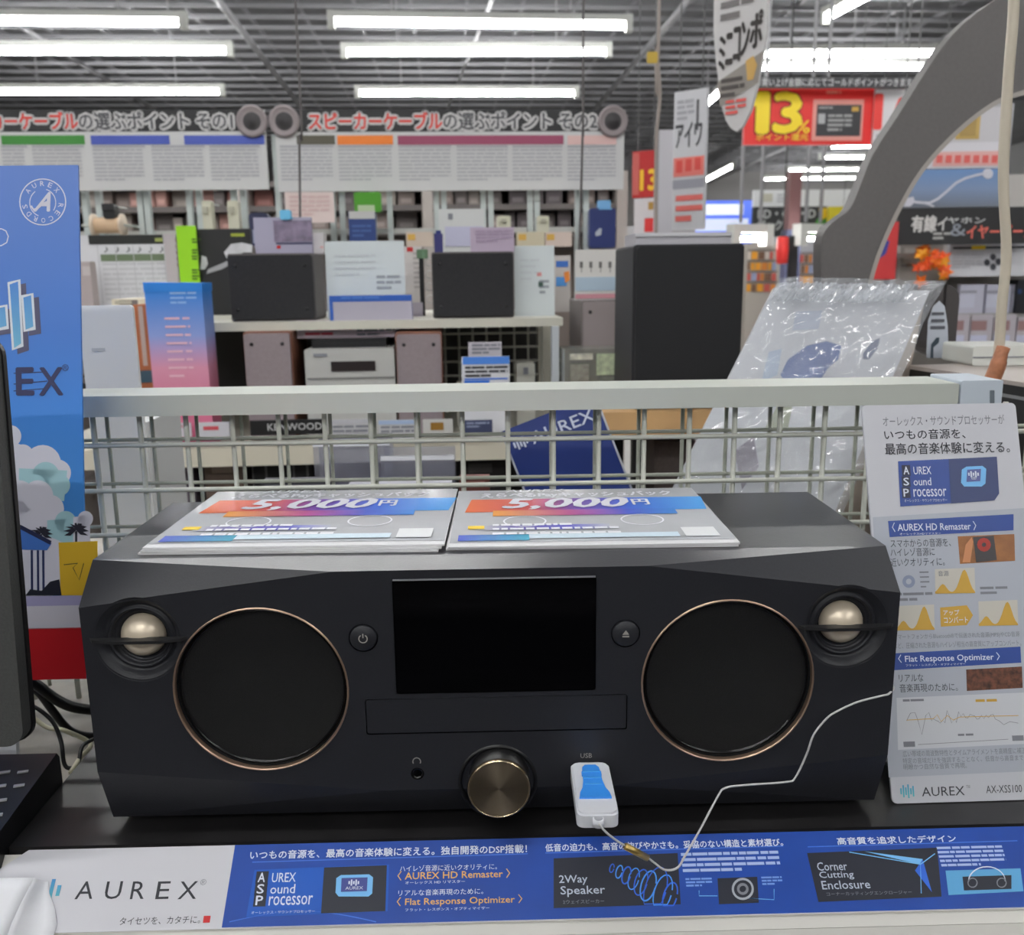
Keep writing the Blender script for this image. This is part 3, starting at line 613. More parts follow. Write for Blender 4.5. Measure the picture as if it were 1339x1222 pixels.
K.poly('phone', [(1272, 702), (1299, 700), (1303, 732), (1276, 735)], M((36, 28, 34), 0.3), 3); K.line('phone_glow', [(1286 + 6 * math.cos(t), 712 + 6 * math.sin(t)) for t in [2 * PI * q / 12 for q in range(12)]], 0.003, M((170, 50, 40), 0.4), 4, True)
K.poly('finger', [(1258, 735), (1262, 712), (1270, 702), (1272, 708), (1268, 735)], M((206, 140, 96), 0.5), 4)
K.line('disc_print', [(1188 + 6 * math.cos(t), 760 + 6 * math.sin(t)) for t in [2 * PI * q / 16 for q in range(16)]], 0.0022, M((140, 150, 175), 0.5), 2, True)
GG = M((202, 198, 188), 0.5)
def wave(x0, y0, x1, y1):
    K.poly('graph_box', [(x0, y0), (x1, y0 - 2), (x1 + 1, y1 - 2), (x0 + 1, y1)], GG, 2)
    top = [(x0 + (x1 - x0) * t, y1 - (y1 - y0) * (0.95 * math.exp(-((t - 0.74) / 0.16) ** 2) + 0.36 * math.exp(-((t - 0.2) / 0.13) ** 2) + 0.04)) for t in [q / 20 for q in range(21)]]
    for q in range(20): pass
    K.poly('graph_curve', [(x0 + 1, y1)] + top + [(x1 + 1, y1 - 1)], GOLD, 3)
wave(1222, 744, 1274, 776); wave(1171, 792, 1221, 824); wave(1279, 786, 1330, 818)
K.poly('arrow', [(1229, 794), (1264, 791), (1272, 804), (1264, 817), (1230, 819)], GOLD, 2)
K.text('アップ', 1233, 797, 1254, 804, WT, 3, 0.01); K.text('コンバート', 1234, 806, 1265, 814, WT, 3, 0.01); K.text('音源', 1226, 746, 1240, 753, GREYINK, 4)
K.dashes(1202, 747, 1216, 772, 4, GREYINK, 2, 0.3); K.dashes(1168, 775, 1220, 788, 2, GREYINK, 2, 0.5); K.dashes(1281, 767, 1318, 779, 2, GREYINK, 2, 0.5)
K.text('スマートフォンからBluetooth®で伝送された音源(MP3)やCD音源', 1168, 827, 1333, 835, GREYINK, 2); K.text('など、圧縮された音源もハイレゾ相当の高音質にアップコンバート。', 1168, 838, 1335, 846, GREYINK, 2)
K.poly('blue_bar', [(1166, 854), (1334, 845), (1335, 866), (1167, 876)], M((40, 72, 150), 0.4), 2)
K.text('〈 Flat Response Optimizer 〉', 1174, 854, 1307, 866, WT, 3, 0.012); K.text('フラット・レスポンス・オプティマイザー', 1184, 867, 1262, 870, WT, 3)
K.text('リアルな', 1175, 881, 1207, 891, DI, 2); K.text('音楽再現のために。', 1176, 893, 1252, 904, DI, 2)
K.poly('photo', [(1263, 875), (1336, 871), (1337, 899), (1264, 903)], M((96, 56, 40), 0.4, noise=0.7, nscale=300), 2)
K.poly('graph_area', [(1172, 912), (1341, 905), (1342, 972), (1174, 980)], M((206, 208, 214), 0.5), 2)
random.seed(5)
wv = [(1185, 942), (1190, 932), (1196, 931), (1200, 942), (1205, 960), (1210, 935), (1214, 931), (1218, 942)]
wv += [(1220 + i * 3, 937 + random.uniform(-9, 9) * (1 if i < 16 else 0.4)) for i in range(28)] + [(1306, 942), (1312, 947), (1320, 943), (1331, 945)]
K.line('graph_trace', wv, 0.0003, GREYINK, 3); K.line('graph_trace', [(1185, 941), (1220, 939), (1225, 934), (1230, 943), (1238, 935), (1246, 941), (1254, 937), (1290, 936), (1331, 935)], 0.0004, GOLD, 4)
K.line('graph_axis', [(1200, 973), (1318, 966)], 0.0003, GREYINK, 3); K.rect('tag_box', 1181, 969, 1196, 976, GREYINK, 3); K.rect('tag_box', 1323, 961, 1338, 968, GREYINK, 3)
K.dashes(1180, 914, 1226, 918, 1, GREYINK, 3); K.dashes(1275, 914, 1322, 919, 1, GOLD, 3); K.dashes(1252, 959, 1286, 963, 1, GREYINK, 3)
K.text('広い帯域の周波数特性とタイムアライメントを高精度に補正', 1180, 979, 1341, 987, GREYINK, 2); K.text('特定の音域だけを強調することなく、低音から高音まで', 1180, 988.5, 1338, 996, GREYINK, 2); K.text('明瞭かつ自然な音質で再現。', 1181, 997.5, 1264, 1005, GREYINK, 2)
for i, hgt in enumerate((8, 16, 10, 18, 8, 14)): K.rect('logo_bar', 1177 + i * 3.2, 1034 - hgt / 2, 1179 + i * 3.2, 1034 + hgt / 2, G([(0, (100, 200, 210)), (1, (60, 110, 210))], 'Z', 0.005, 0.02), 2)
K.text('AUREX', 1205, 1028, 1261, 1040, DI, 2); K.text('™', 1263, 1026, 1268, 1030, GREYINK, 2); K.text('AX-XSS100', 1289, 1026, 1336, 1036, DI, 2)
stf = obj('stand', MB().box(cx0 + 0.002, cx1 - 0.002, 0.002, 0.004, 0.002, 0.12).box(cx0 + 0.01, cx1 - 0.01, 0.004, 0.05, 0.017, 0.019), M((190, 196, 204), 0.2, trans=0.6), card)

# ================================================================== LEFT: BLUE BANNER, DARK PANEL, KEYPAD, CABLES
bf = frame(Vector((-0.2925, 0.585, at(112, 887, 0.585).z)), SY, 0.205)
bh = on(bf, 60, 216)[1]; bx0 = -0.165
ban = obj('blue_banner', MB().box(bx0, 0, 0, 0.002, 0, bh), G([(0, (74, 146, 222)), (0.35, (62, 134, 222)), (0.55, (66, 122, 208)), (1, (94, 130, 206))], 'Z', 0.1, bh, 0.45)); ban.matrix_world = bf
tag(ban, 'blue city pop style banner with clouds, palms and a round emblem', 'banner')
B = OnFrame(ban, bf, bx0, 0, bh, 0.00015)
CW = M((222, 222, 236), 0.5); CG = M((170, 212, 222), 0.5)
B.line('emblem_ring', [(56 + 30 * math.cos(t), 264 + 30 * math.sin(t)) for t in [2 * PI * q / 36 for q in range(36)]], 0.0008, CW, 1, True)
B.line('emblem_ring', [(56 + 17 * math.cos(t), 265 + 18 * math.sin(t)) for t in [-1.3 + 1.9 * q / 14 for q in range(15)]], 0.0006, CW, 1); B.line('emblem_ring', [(56 + 17 * math.cos(t), 265 + 18 * math.sin(t)) for t in [1.9 + 2.2 * q / 14 for q in range(15)]], 0.0006, CW, 1)
B.text('A', 44, 252, 66, 276, CW, 2, 0.03, 0.5)
B.line('script_swash', [(41, 269), (44, 274), (50, 272), (57, 266), (66, 262)], 0.0012, CW, 2)
for i, c in enumerate('AUREX RECORDS'):
    if c == ' ': continue
    t = -2.5 + i * 2 * PI / 14; x, y = 56 + 24 * math.cos(t), 264 + 24 * math.sin(t)
    B.text(c, x - 2.6, y - 3.2, x + 2.6, y + 3.2, CW, 1, 0.01, (0.0, -(t + PI / 2)))
B.line('script_swash', [(-6, 300), (2, 299), (8, 302), (11, 309), (9, 317), (2, 321), (-6, 322)], 0.0008, CW, 1)
SHD = M((84, 84, 112), 0.6); LW = M((226, 232, 240), 0.5); LGr = G([(0, (130, 205, 215)), (1, (70, 130, 220))], 'Z', 0.2, 0.28)
def bar(pts):
    B.poly('logo_shadow', [(x + 7, y + 5) for x, y in pts], SHD, 1); B.poly('logo_edge', pts, LW, 2)
    (a, b), (c, d), (e, f), (g_, h_) = pts; B.poly('logo_fill', [(a + 3, b + 3), (c - 3, d + 3), (e - 3, f - 4), (g_ + 3, h_ - 3)], LGr, 3)
bar([(10, 369), (27, 365), (31, 453), (16, 458)]); bar([(28, 386), (44, 383), (47, 431), (31, 434)]); bar([(-14, 402), (10, 398), (12, 430), (-12, 434)])
LT = M((46, 50, 92), 0.5)
[B.text(c_, a_, 481, b_, 516, LT, 2, 0.03) for c_, a_, b_ in (('A', -82, -56), ('U', -46, -24), ('R', -14, 8), ('E', 22, 44), ('X', 52, 82))]; B.text('®', 81, 476, 90, 485, LT, 2); B.line('letter_streak', [(18, 488), (62, 486)], 0.0006, LT, 1); B.line('letter_streak', [(18, 502), (62, 498)], 0.0006, LT, 1); B.line('letter_streak', [(18, 511), (58, 508)], 0.0006, LT, 1)
def cloud(pts, mat, ly): B.poly('cloud', pts, mat, ly)
def puffs(cs, base, mat, ly):
    for q, (cx, cy, r) in enumerate(cs): B.poly('cloud', [(cx + r * math.cos(t), cy + r * 1.02 * math.sin(t)) for t in [2 * PI * k / 24 for k in range(24)]], mat, ly + q * 0.05)
    if base: B.poly('cloud', base, mat, ly)
puffs([(14, 570, 14), (30, 595, 14), (56, 606, 24), (76, 618, 17), (20, 600, 20)], [(-20, 590), (75, 600), (85, 640), (-20, 660)], CW, 1)
puffs([(60, 622, 18), (78, 634, 14), (46, 634, 14)], [(25, 612), (88, 615), (84, 655), (25, 650)], CG, 1.4)
puffs([(25, 650, 22), (50, 648, 20), (66, 665, 18)], [(-20, 650), (80, 660), (84, 740), (-20, 760)], CW, 1.8)
puffs([(86, 682, 14), (98, 690, 14)], [(62, 680), (112, 676), (112, 720), (62, 725)], CG, 2.2); puffs([(112, 678, 10)], [(96, 676), (118, 672), (118, 720), (96, 720)], CW, 2.5)
B.poly('cloud', [(-20, 715), (62, 700), (90, 712), (113, 705), (113, 775), (-20, 785)], CW, 2.6)
def palm(cx, cy, s_, base):
    for k in range(9):
        t = PI * (-0.12 + 0.155 * k); B.poly('palm_frond', [(cx, cy - 1), (cx - s_ * math.cos(t - 0.25) * 0.55, cy - s_ * math.sin(t - 0.25) * 0.62), (cx - s_ * math.cos(t), cy - s_ * math.sin(t) * 0.72 + s_ * 0.08), (cx - s_ * math.cos(t + 0.3) * 0.45, cy - s_ * math.sin(t + 0.3) * 0.45)], M((36, 36, 52), 0.6), 3.2 + 0.02 * k)
    B.poly('palm_trunk', [(cx - 1.5, cy), (cx + 1.5, cy), (cx + 1.5, base), (cx - 1.5, base)], M((36, 36, 52), 0.6), 3.1)
palm(54, 698, 16, 716); palm(100, 694, 17, 708)
B.poly('yellow_building', [(77, 709), (128, 707), (128, 778), (80, 778)], M((228, 186, 50), 0.5), 3.5); B.line('hoop_print', [(84, 738), (102, 736), (96, 742), (104, 758), (110, 736)], 0.0006, M((60, 70, 50), 0.5), 3.8)
B.poly('pavilion_roof', [(-20, 690), (28, 688), (68, 710), (62, 719), (-20, 717)], M((70, 120, 205), 0.5), 3.5); B.poly('pavilion_roof', [(-20, 684), (28, 686), (68, 707), (66, 712), (28, 692), (-20, 692)], M((40, 46, 84), 0.5), 3.7)
for x in (42, 50, 57): B.poly('pavilion_post', [(x - 1.5, 719), (x + 1.5, 719), (x + 2, 778), (x - 1, 778)], M((40, 50, 96), 0.5), 3.6)
B.poly('bush', [(34, 778), (40, 770), (55, 772), (66, 760), (78, 757), (81, 778)], M((24, 28, 46), 0.6), 3.9)
B.rect('lilac_band', -30, 779, 118, 792, M((176, 172, 214), 0.5), 3.4); B.rect('pale_band', -30, 792, 118, 822, M((222, 220, 232), 0.5), 3.4); B.rect('red_band', -30, 821, 118, 890, M((196, 22, 34), 0.5), 3.4)
obj('support_leg', MB().add([(-0.11, 0.002, 0.16), (-0.09, 0.002, 0.16), (-0.09, 0.085, -0.055), (-0.11, 0.085, -0.055)], [(0, 1, 2, 3)]).box(-0.12, -0.11, 0.001, 0.004, -0.052, 0.10), M((60, 60, 64), 0.5), ban)
for x in (-0.15, -0.06): obj('foot', MB().box(x, x + 0.012, -0.001, 0.003, -0.06, 0.02), M((200, 204, 210), 0.3), ban)

# dark flat panel on its neck and the black keypad slab
pf = frame(Vector((-0.2615, 0.448, at(45, 975, 0.448).z)), 0.05, 0.09)
ph = on(pf, 6, 442)[1]
pan = obj('dark_panel', MB().rbox(-0.26, 0, 0, 0.012, 0, ph, 0.009, 6), M((66, 67, 66), 0.6, noise=0.12, nscale=700, bump=0.15)); pan.matrix_world = pf
tag(pan, 'dark grey upright panel with rounded corners, partly covering the blue banner', 'screen')
obj('rim', MB().rbox(-0.261, 0.001, 0.0095, 0.013, -0.001, ph + 0.001, 0.0095, 6), BLACK, pan)
kf = Matrix.Translation(sh(-0.2895, 0.466, DK)) @ Matrix.Rotation(SY, 4, 'Z')
kp = empty('keypad_device', 'low black device with rows of small silver keys beside the board', 'keypad', kf.translation, SY)
PK = [(-0.003, 0.028), (0.072, 0.037), (0.075, 0.033), (0.075, 0), (-0.006, 0)]
mb = MB(); N = len(PK)
obj('body', mb.add([(-0.22, a, b) for a, b in PK] + [(0, a, b) for a, b in PK], [tuple(range(N)), tuple(range(2 * N - 1, N - 1, -1))] + [(i, N + i, N + (i + 1) % N, (i + 1) % N) for i in range(N)]), M((24, 24, 27), 0.35), kp)
km = MB().box(-0.003, 0.003, -0.0010, 0.0010, 0, 0.0008).mesh(); km.materials.append(M((190, 190, 192), 0.3, 0.3))
for i in range(7):
    for j in range(4):
        kk = obj('key', km, None, kp); y = 0.014 + j * 0.013; kk.location = (-0.008 - i * 0.011 - 0.004 * (j % 2), y, 0.0283 + (y + 0.003) * 0.12); kk.rotation_euler = (0.12, 0, 0.25)
obj('neck', MB().box(-0.16, -0.10, -0.004, 0.004, 0.033, 0.11), M((30, 30, 33), 0.5), kp).matrix_local = kp.matrix_world.inverted() @ kp.matrix_world @ Matrix.Translation((0, 0.03, 0))
cb = M((18, 18, 20), 0.4)
def cable(name, pts, r, mat, label, n=6):
    o = obj(name, MB().tube(smooth_path(pts, n), r, 8), mat); tag(o, label, 'cable', 'cables behind the stereo'); return o
cable('power_cable', [at(20, 880, 0.60), at(45, 893, 0.605), at(70, 912, 0.61), at(95, 924, 0.615), at(124, 928, 0.625), at(150, 930, 0.63)], 0.0038, cb, 'thick black power cable running behind the stereo')
cable('signal_cable', [at(20, 888, 0.61), at(48, 903, 0.61), at(66, 925, 0.61), at(84, 948, 0.612), at(98, 958, 0.615), at(118, 962, 0.62), at(140, 960, 0.63)], 0.0028, cb, 'black signal cable with plugs below the thick power cable')
cable('thin_cable', [at(35, 920, 0.575), at(52, 928, 0.575), at(70, 945, 0.575), at(80, 970, 0.57), at(84, 998, 0.565), at(92, 1004, 0.565), at(102, 998, 0.57), at(108, 975, 0.58), at(125, 965, 0.6)], 0.0014, cb, 'thin black cable looping down to the pale deck')
cable('clear_cable', [at(30, 925, 0.59), at(60, 950, 0.59), at(85, 955, 0.59), at(118, 972, 0.6), at(105, 990, 0.575), at(92, 1010, 0.56)], 0.0016, M((200, 196, 170), 0.3), 'pale see-through cable coiling over the black ones')

# ================================================================== BEHIND THE GRID: PRODUCT FIXTURE
FY = 1.5
FB = frame(Vector((0, FY, 0)), BY)
fb = lambda px, py: on(FB, px, py)
def fY(px, back=0.0): return (FY + back) / (1 - math.tan(BY) * (px - 669.5) / 1178)
ZL = fb(450, 578)[1]; ZU = fb(500, 421)[1]
fx = empty('product_fixture', 'cream shelf fixture full of audio products behind the wire grid', 'shelf unit', FB.translation, BY)
xa, xb_, xc = fb(40, 500)[0], fb(742, 500)[0], fb(775, 560)[0]
obj('lower_shelf', MB().box(xa, xc, 0, 0.55, ZL - 0.016, ZL), CREAM, fx)
obj('price_rail', MB().box(xa, xc, -0.008, 0.001, ZL - 0.034, ZL - 0.003), M((214, 208, 190), 0.4), fx)
obj('upper_shelf', MB().box(xa, xb_, 0.06, 0.50, ZU - 0.014, ZU), CREAM, fx)
for px in (731,): obj('upright', MB().box(fb(px, 480)[0] - 0.006, fb(px, 480)[0] + 0.006, 0.05, 0.07, 0, ZU - 0.014), M((206, 212, 218), 0.4), fx)
for x in (xa + 0.02, xc - 0.03): obj('upright', MB().box(x - 0.02, x + 0.02, 0.42, 0.46, 0, ZU - 0.014), CREAM, fx)
obj('back_panel', MB().box(xa, xb_, 0.50, 0.52, 0, ZU), M((58, 56, 56), 0.7), fx)
obj('bottom_shelf', MB().box(xa, xc, 0.02, 0.5, 0.70, 0.72), CREAM, fx)
obj('base', MB().box(xa, xc, 0.05, 0.5, 0, 0.12), CREAM, fx)
wv_, wh_ = MB().tube([(0, 0.30, ZL), (0, 0.30, ZU - 0.014)], 0.0022, 6).mesh(), MB().tube([(fb(270, 470)[0], 0.296, 0), (xb_ - 0.02, 0.296, 0)], 0.0022, 6).mesh()
for m_ in (wv_, wh_): m_.materials.append(wirem)
x = fb(270, 470)[0]
while x < xb_ - 0.01: obj('vertical_wire', wv_, None, fx).location.x = x; x += 0.027
for i in range(7): obj('horizontal_wire', wh_, None, fx).location.z = ZL + 0.02 + i * 0.027

def sbox(name, label, cat, rect, back, depth, mat, zb=None, yaw=BY, r=0.0, group=None, tilt=0.0):
    return Panel(name, label, cat, rect, fY((rect[0] + rect[2]) / 2, back), depth, mat, yaw=yaw, zb=zb, r=r, group=group, tilt=tilt)
TAUPE = M((140, 128, 132), 0.6, noise=0.05, nscale=200); BROWN = M((128, 84, 66), 0.45, noise=0.15, nscale=20)
def speaker(label, rect, back, depth, mat, side, zb, group, round_r=0.004):
    p = sbox('bookshelf_speaker', label, 'speaker', rect, back, depth, side, zb=zb, group=group, r=round_r)
    w_ = p.x1 - p.x0
    g_ = obj('grille', MB().rbox(p.x0 + 0.002, p.x1 - 0.002, -0.008, 0, 0.004, p.h - 0.003, 0.004), mat, p.o)
    for sx in (-1, 1):
        for z in (0.02, p.h - 0.02): obj('grille_pin', MB().lathe([(0.003, -0.0082), (0.003, -0.0088), (0, -0.0088)], ((p.x0 + p.x1) / 2 + sx * (w_ / 2 - 0.014), 0, z), 10), DARKM, g_)
    p.top = p.h + (p.fr.translation.z); return p
BG_ = M((37, 37, 40), 0.85, noise=0.15, nscale=300, bump=0.1); SG_ = 'speakers on the product fixture'
s1 = speaker('black grille speaker on the upper shelf under the acrylic photo tag', (307, 331, 417, 421), 0.10, 0.13, BG_, M((96, 92, 92), 0.6), ZU, SG_)
s2 = speaker('black grille speaker on the upper shelf under the lilac paper sign', (568, 329, 673, 421), 0.10, 0.13, BG_, M((84, 80, 80), 0.6), ZU, SG_)
speaker('taupe speaker with brown side on the lower shelf, left of the silver receiver', (324, 433, 386, 560), 0.04, 0.16, TAUPE, BROWN, ZL, SG_)
speaker('taupe speaker with brown side on the lower shelf, right of the silver receiver', (520, 434, 580, 560), 0.04, 0.16, TAUPE, BROWN, ZL, SG_)
s5 = speaker('taupe speaker at the end of the lower shelf beside the large black speaker', (760, 392, 838, 560), 0.10, 0.16, M((150, 140, 140), 0.6), M((120, 112, 112), 0.6), ZL, SG_)
# silver receiver
rc = sbox('receiver', 'silver mini receiver with a dark display between the taupe speakers', 'receiver', (402, 456, 518, 560), 0.03, 0.2, M((196, 196, 192), 0.35, 0.2), zb=ZL, r=0.003)
rc.rect('display', 433, 472, 491, 485, M((40, 32, 32), 0.3), 2); rc.rect('groove', 402, 493, 518, 495, M((120, 120, 118), 0.4), 2); rc.rect('logo', 410, 462, 428, 466, GREYINK, 2)
rz = rc.pt(500, 480); obj('volume_knob', MB().lathe([(0.011, 0), (0.011, -0.008), (0.010, -0.010), (0, -0.010)], (rc.x1 - 0.025, 0, rc.h - 0.075), 20), M((180, 180, 176), 0.3, 0.6), rc.o)
obj('disc_tray', MB().box(rc.x0 + 0.02, rc.x1 - 0.05, -0.003, 0, rc.h - 0.10, rc.h - 0.085), M((206, 206, 202), 0.35), rc.o)
rt = rc.fr.translation.z + rc.h
bk = sbox('black_case', 'flat black case lying on the silver receiver', 'case', (412, 443, 508, 456), 0.06, 0.1, BLACK, zb=rt, r=0.002)
obj('lid_seam', MB().box(bk.x0, bk.x1, -0.001, 0, bk.h * 0.5, bk.h * 0.56), DARKM, bk.o)
bt = bk.fr.translation.z + bk.h
pk = sbox('price_sign', 'pink and white price sign standing on the black case', 'sign', (393, 418, 520, 443), 0.09, 0.006, M((220, 204, 214), 0.5), zb=bt)
pk.dashes(398, 422, 460, 440, 3, M((214, 60, 90), 0.5), 1); pk.dashes(466, 420, 516, 440, 4, GREYINK, 1)
sbox('lilac_board', 'pale lilac board behind the pink price sign', 'board', (470, 396, 556, 444), 0.2, 0.01, M((188, 180, 194), 0.6), zb=bt - 0.05)
# price tags under the wire
def pricetag(label, rect, back, base, head, n, zb=None, group='price tags on the product fixture'):
    p = sbox('price_tag', label, 'price tag', rect, back, 0.003, base, zb=zb, group=group); x0, y0, x1, y1 = rect
    p.rect('header', x0, y0, x1, y0 + (y1 - y0) * 0.22, head, 1); p.dashes(x0 + 3, y0 + (y1 - y0) * 0.32, x1 - 3, y1 - 2, n, GREYINK, 1); return p
tg1 = sbox('price_tag', 'large blue and white price tag in front of the wire panel', 'price tag', (605, 466, 667, 560), 0.02, 0.004, PAPER, zb=ZL, group='price tags on the product fixture')
tg1.rect('header', 605, 466, 667, 476, M((80, 140, 230), 0.5)); tg1.dashes(608, 479, 664, 494, 3, INK, 1); tg1.rect('blue_block', 607, 497, 640, 505, M((60, 120, 220), 0.5)); tg1.rect('blue_block', 607, 494, 664, 496, M((60, 120, 220), 0.5))
tg2 = sbox('price_tag', 'small grey price tag above the large blue and white tag', 'price tag', (614, 447, 657, 560), 0.06, 0.004, M((196, 192, 200), 0.5), zb=ZL); tg2.dashes(617, 450, 654, 464, 3, GREYINK, 1)
for i, (x0, x1, lab) in enumerate(((598, 622, 'small white adapter box hanging in front of the wire panel'), (676, 700, 'small white adapter on a stem, right of the blue price tag'))):
    p = sbox('adapter', lab, 'adapter', (x0, 474 if i else 500, x1, 560), 0.12, 0.03, M((206, 206, 196), 0.4), zb=ZL, r=0.004); obj('plug', MB().box(-0.004, 0.004, -0.006, 0, p.h - 0.02, p.h - 0.008), GREYINK, p.o)
ab = sbox('acrylic_box', 'clear acrylic box of small parts beside the black speaker', 'box', (738, 456, 822, 560), 0.0, 0.08, M((214, 218, 210), 0.15, trans=0.75), zb=ZL, r=0.004)
for i, (x0, y0, x1, y1, c) in enumerate(((745, 462, 775, 470, (220, 220, 205)), (780, 462, 808, 490, (186, 200, 170)), (746, 476, 770, 498, (150, 150, 140)), (784, 492, 812, 503, (120, 124, 116)))): ab.rect('part', x0, y0, x1, y1, M(c, 0.5, noise=0.3, nscale=120), 1)
# shelf edge cards seen below the rail
kw = Panel('brand_plate', 'black plate with white brand lettering on the cream shelf edge', 'sign', (327, 549, 426, 568), fY(376, -0.02), 0.006, BLACK, yaw=BY); kw.text('KENWOOD', 350, 553, 421, 562, M((196, 196, 196), 0.5), 1, 0.02)
pricetag('white price tag right of the black brand plate', (432, 548, 492, 574), -0.018, M((206, 206, 208), 0.5), M((190, 190, 196), 0.5), 3)
pricetag('white price tag with a blue speck on the shelf edge', (495, 549, 545, 574), -0.018, M((204, 204, 206), 0.5), M((170, 190, 220), 0.5), 3)
p = Panel('price_tag', 'white tag with a gold square on the shelf edge', 'price tag', (553, 548, 592, 570), fY(570, -0.018), 0.003, M((200, 200, 196), 0.5), yaw=BY, group='price tags on the product fixture'); p.rect('gold_square', 563, 552, 580, 562, M((150, 110, 40), 0.5))
p = Panel('price_tag', 'navy tag on the shelf edge left of the navy leaning board', 'price tag', (606, 549, 644, 570), fY(625, -0.018), 0.003, M((60, 68, 100), 0.5), yaw=BY, group='price tags on the product fixture'); p.dashes(610, 552, 640, 560, 2, M((150, 160, 190), 0.5), 1)
p = Panel('price_tag', 'white and pink tag on the shelf edge at the left end', 'price tag', (206, 553, 250, 571), fY(228, -0.018), 0.003, M((206, 200, 208), 0.5), yaw=BY, group='price tags on the product fixture'); p.dashes(209, 556, 247, 568, 2, M((200, 150, 160), 0.5), 1)
p = Panel('price_tag', 'pale tag with a red mark on the shelf edge under the pink box', 'price tag', (256, 552, 300, 571), fY(278, -0.018), 0.003, M((204, 204, 210), 0.5), yaw=BY, group='price tags on the product fixture'); p.rect('red_mark', 266, 557, 286, 562, M((200, 80, 90), 0.5))
# stock on the bottom shelf, seen through the grid
for i, (x0, x1, c, lab) in enumerate(((195, 203, (40, 40, 42), 'narrow black box under the lower shelf at the left'), (212, 252, (104, 96, 106), 'purple grey fabric box under the lower shelf'), (266, 320, (110, 94, 84), 'brown carton under the lower shelf'), (329, 404, (34, 34, 36), 'black crate with square openings under the lower shelf'), (600, 662, (30, 28, 28), 'black carton under the lower shelf left of the navy board'))):
    p = sbox('stock_box', lab, 'box', (x0, 598, x1, 640), 0.06, 0.3, M(c, 0.7, noise=0.15, nscale=40), zb=0.72, group='stock on the bottom shelf')
    if i == 3:
        for a in range(4):
            for b in range(3): p.rect('opening', x0 + 6 + a * 18, 601 + b * 17, x0 + 18 + a * 18, 613 + b * 17, BLACK, 1)
        for a in range(5): p.rect('crate_rib', x0 + a * 18, 600, x0 + 3 + a * 18, 640, M((96, 96, 96), 0.5), 2)
    else: p.rect('label_patch', x0 + (x1 - x0) * 0.2, 606, x0 + (x1 - x0) * 0.7, 618, M(tuple(min(255, v + 40) for v in c), 0.6), 1)

# ------------------------------------------------------------------ left group on the fixture
wp = Panel('partition_board', 'plain white upright panel just behind the rail beside the blue banner', 'panel', (112, 399, 183, 515), 0.80, 0.004, M((248, 249, 250), 0.5), yaw=SY, zb=DK + 0.0005, r=0.003)
wp.dashes(120, 455, 150, 462, 1, M((206, 208, 212), 0.6), 1); obj('foot', MB().box(wp.x0, wp.x1, 0.004, 0.05, 0, 0.004), WHITE, wp.o)
cp = sbox('colour_box', 'tall box fading from blue to pink with pale lettering lines', 'box', (199, 371, 273, 572), 0.0, 0.06, G([(0, (216, 120, 150)), (0.35, (222, 150, 176)), (0.62, (140, 160, 220)), (1, (40, 130, 220))], 'Z', 0.06, 0.25), zb=ZL)
cp.dashes(222, 382, 258, 400, 3, M((150, 190, 240), 0.5), 1, 0.4); cp.dashes(215, 415, 255, 500, 8, M((236, 190, 206), 0.5), 1, 0.25)
obj('lid', MB().prism([(cp.x0 - 0.0008, cp.h - 0.012), (cp.x1 + 0.0008, cp.h - 0.012), (cp.x1 + 0.0008, cp.h + 0.001), (cp.x0 - 0.0008, cp.h + 0.003)], -0.001, 0.061), M((40, 130, 220), 0.5), cp.o)
ob = sbox('orange_case', 'narrow orange and brown spine standing beside the colour box', 'case', (184, 398, 206, 572), 0.05, 0.1, M((178, 104, 64), 0.5, noise=0.3, nscale=15), zb=ZL); ob.rect('dark_label', 184, 484, 206, 500, M((50, 80, 96), 0.5)); ob.rect('pale_label', 184, 400, 190, 478, M((190, 170, 160), 0.5))
p = sbox('slip_case', 'grey brown slip case behind the orange spine', 'case', (166, 392, 190, 572), 0.12, 0.1, M((120, 112, 110), 0.6), zb=ZL); p.rect('spine_label', 168, 400, 188, 420, M((60, 56, 60), 0.6))
books = []
zz = ZU
for i, (c, h_, lab) in enumerate((((206, 204, 214), 0.008, 'white box at the bottom of the small stack beside the banner'), ((80, 150, 200), 0.020, 'blue box in the middle of the small stack beside the banner'), ((226, 218, 196), 0.012, 'cream box on top of the small stack beside the banner'))):
    p0 = fb(108, 390); o = empty('small_box', lab, 'box', FB @ Vector(((fb(133, 390)[0]), 0.12, zz)), BY, 'small stacked boxes'); hw = (fb(156, 390)[0] - p0[0]) / 2
    obj('body', MB().rbox(-hw, hw, 0, 0.12, 0, h_ - 0.0003, 0.001), M(c, 0.5), o); obj('edge_label', MB().poly([(-hw * 0.8, h_ * 0.25), (hw * 0.2, h_ * 0.25), (hw * 0.2, h_ * 0.75), (-hw * 0.8, h_ * 0.75)], -0.0008), M(tuple(int(v * 0.8) for v in c), 0.5), o); zz += h_
ps = sbox('chart_poster', 'white comparison chart with a black header behind the stacked boxes', 'poster', (116, 307, 226, 421), 0.42, 0.006, M((216, 216, 220), 0.5), zb=ZU)
ps.rect('black_header', 116, 307, 226, 319, M((28, 30, 28), 0.5)); ps.rect('green_band', 132, 332, 224, 341, M((104, 120, 92), 0.5)); ps.rect('green_mark', 203, 311, 220, 316, M((150, 160, 90), 0.5), 2)
for i in range(6): ps.text('♪', 136 + i * 14.5, 322, 142 + i * 14.5, 330, M((110, 112, 116), 0.5), 1)
ps.dashes(134, 344, 222, 395, 8, M((196, 196, 200), 0.6), 1, 0.4)
for i in range(5): ps.rect('column_line', 131 + i * 23, 320, 132 + i * 23, 400, M((190, 190, 194), 0.6), 1.5)
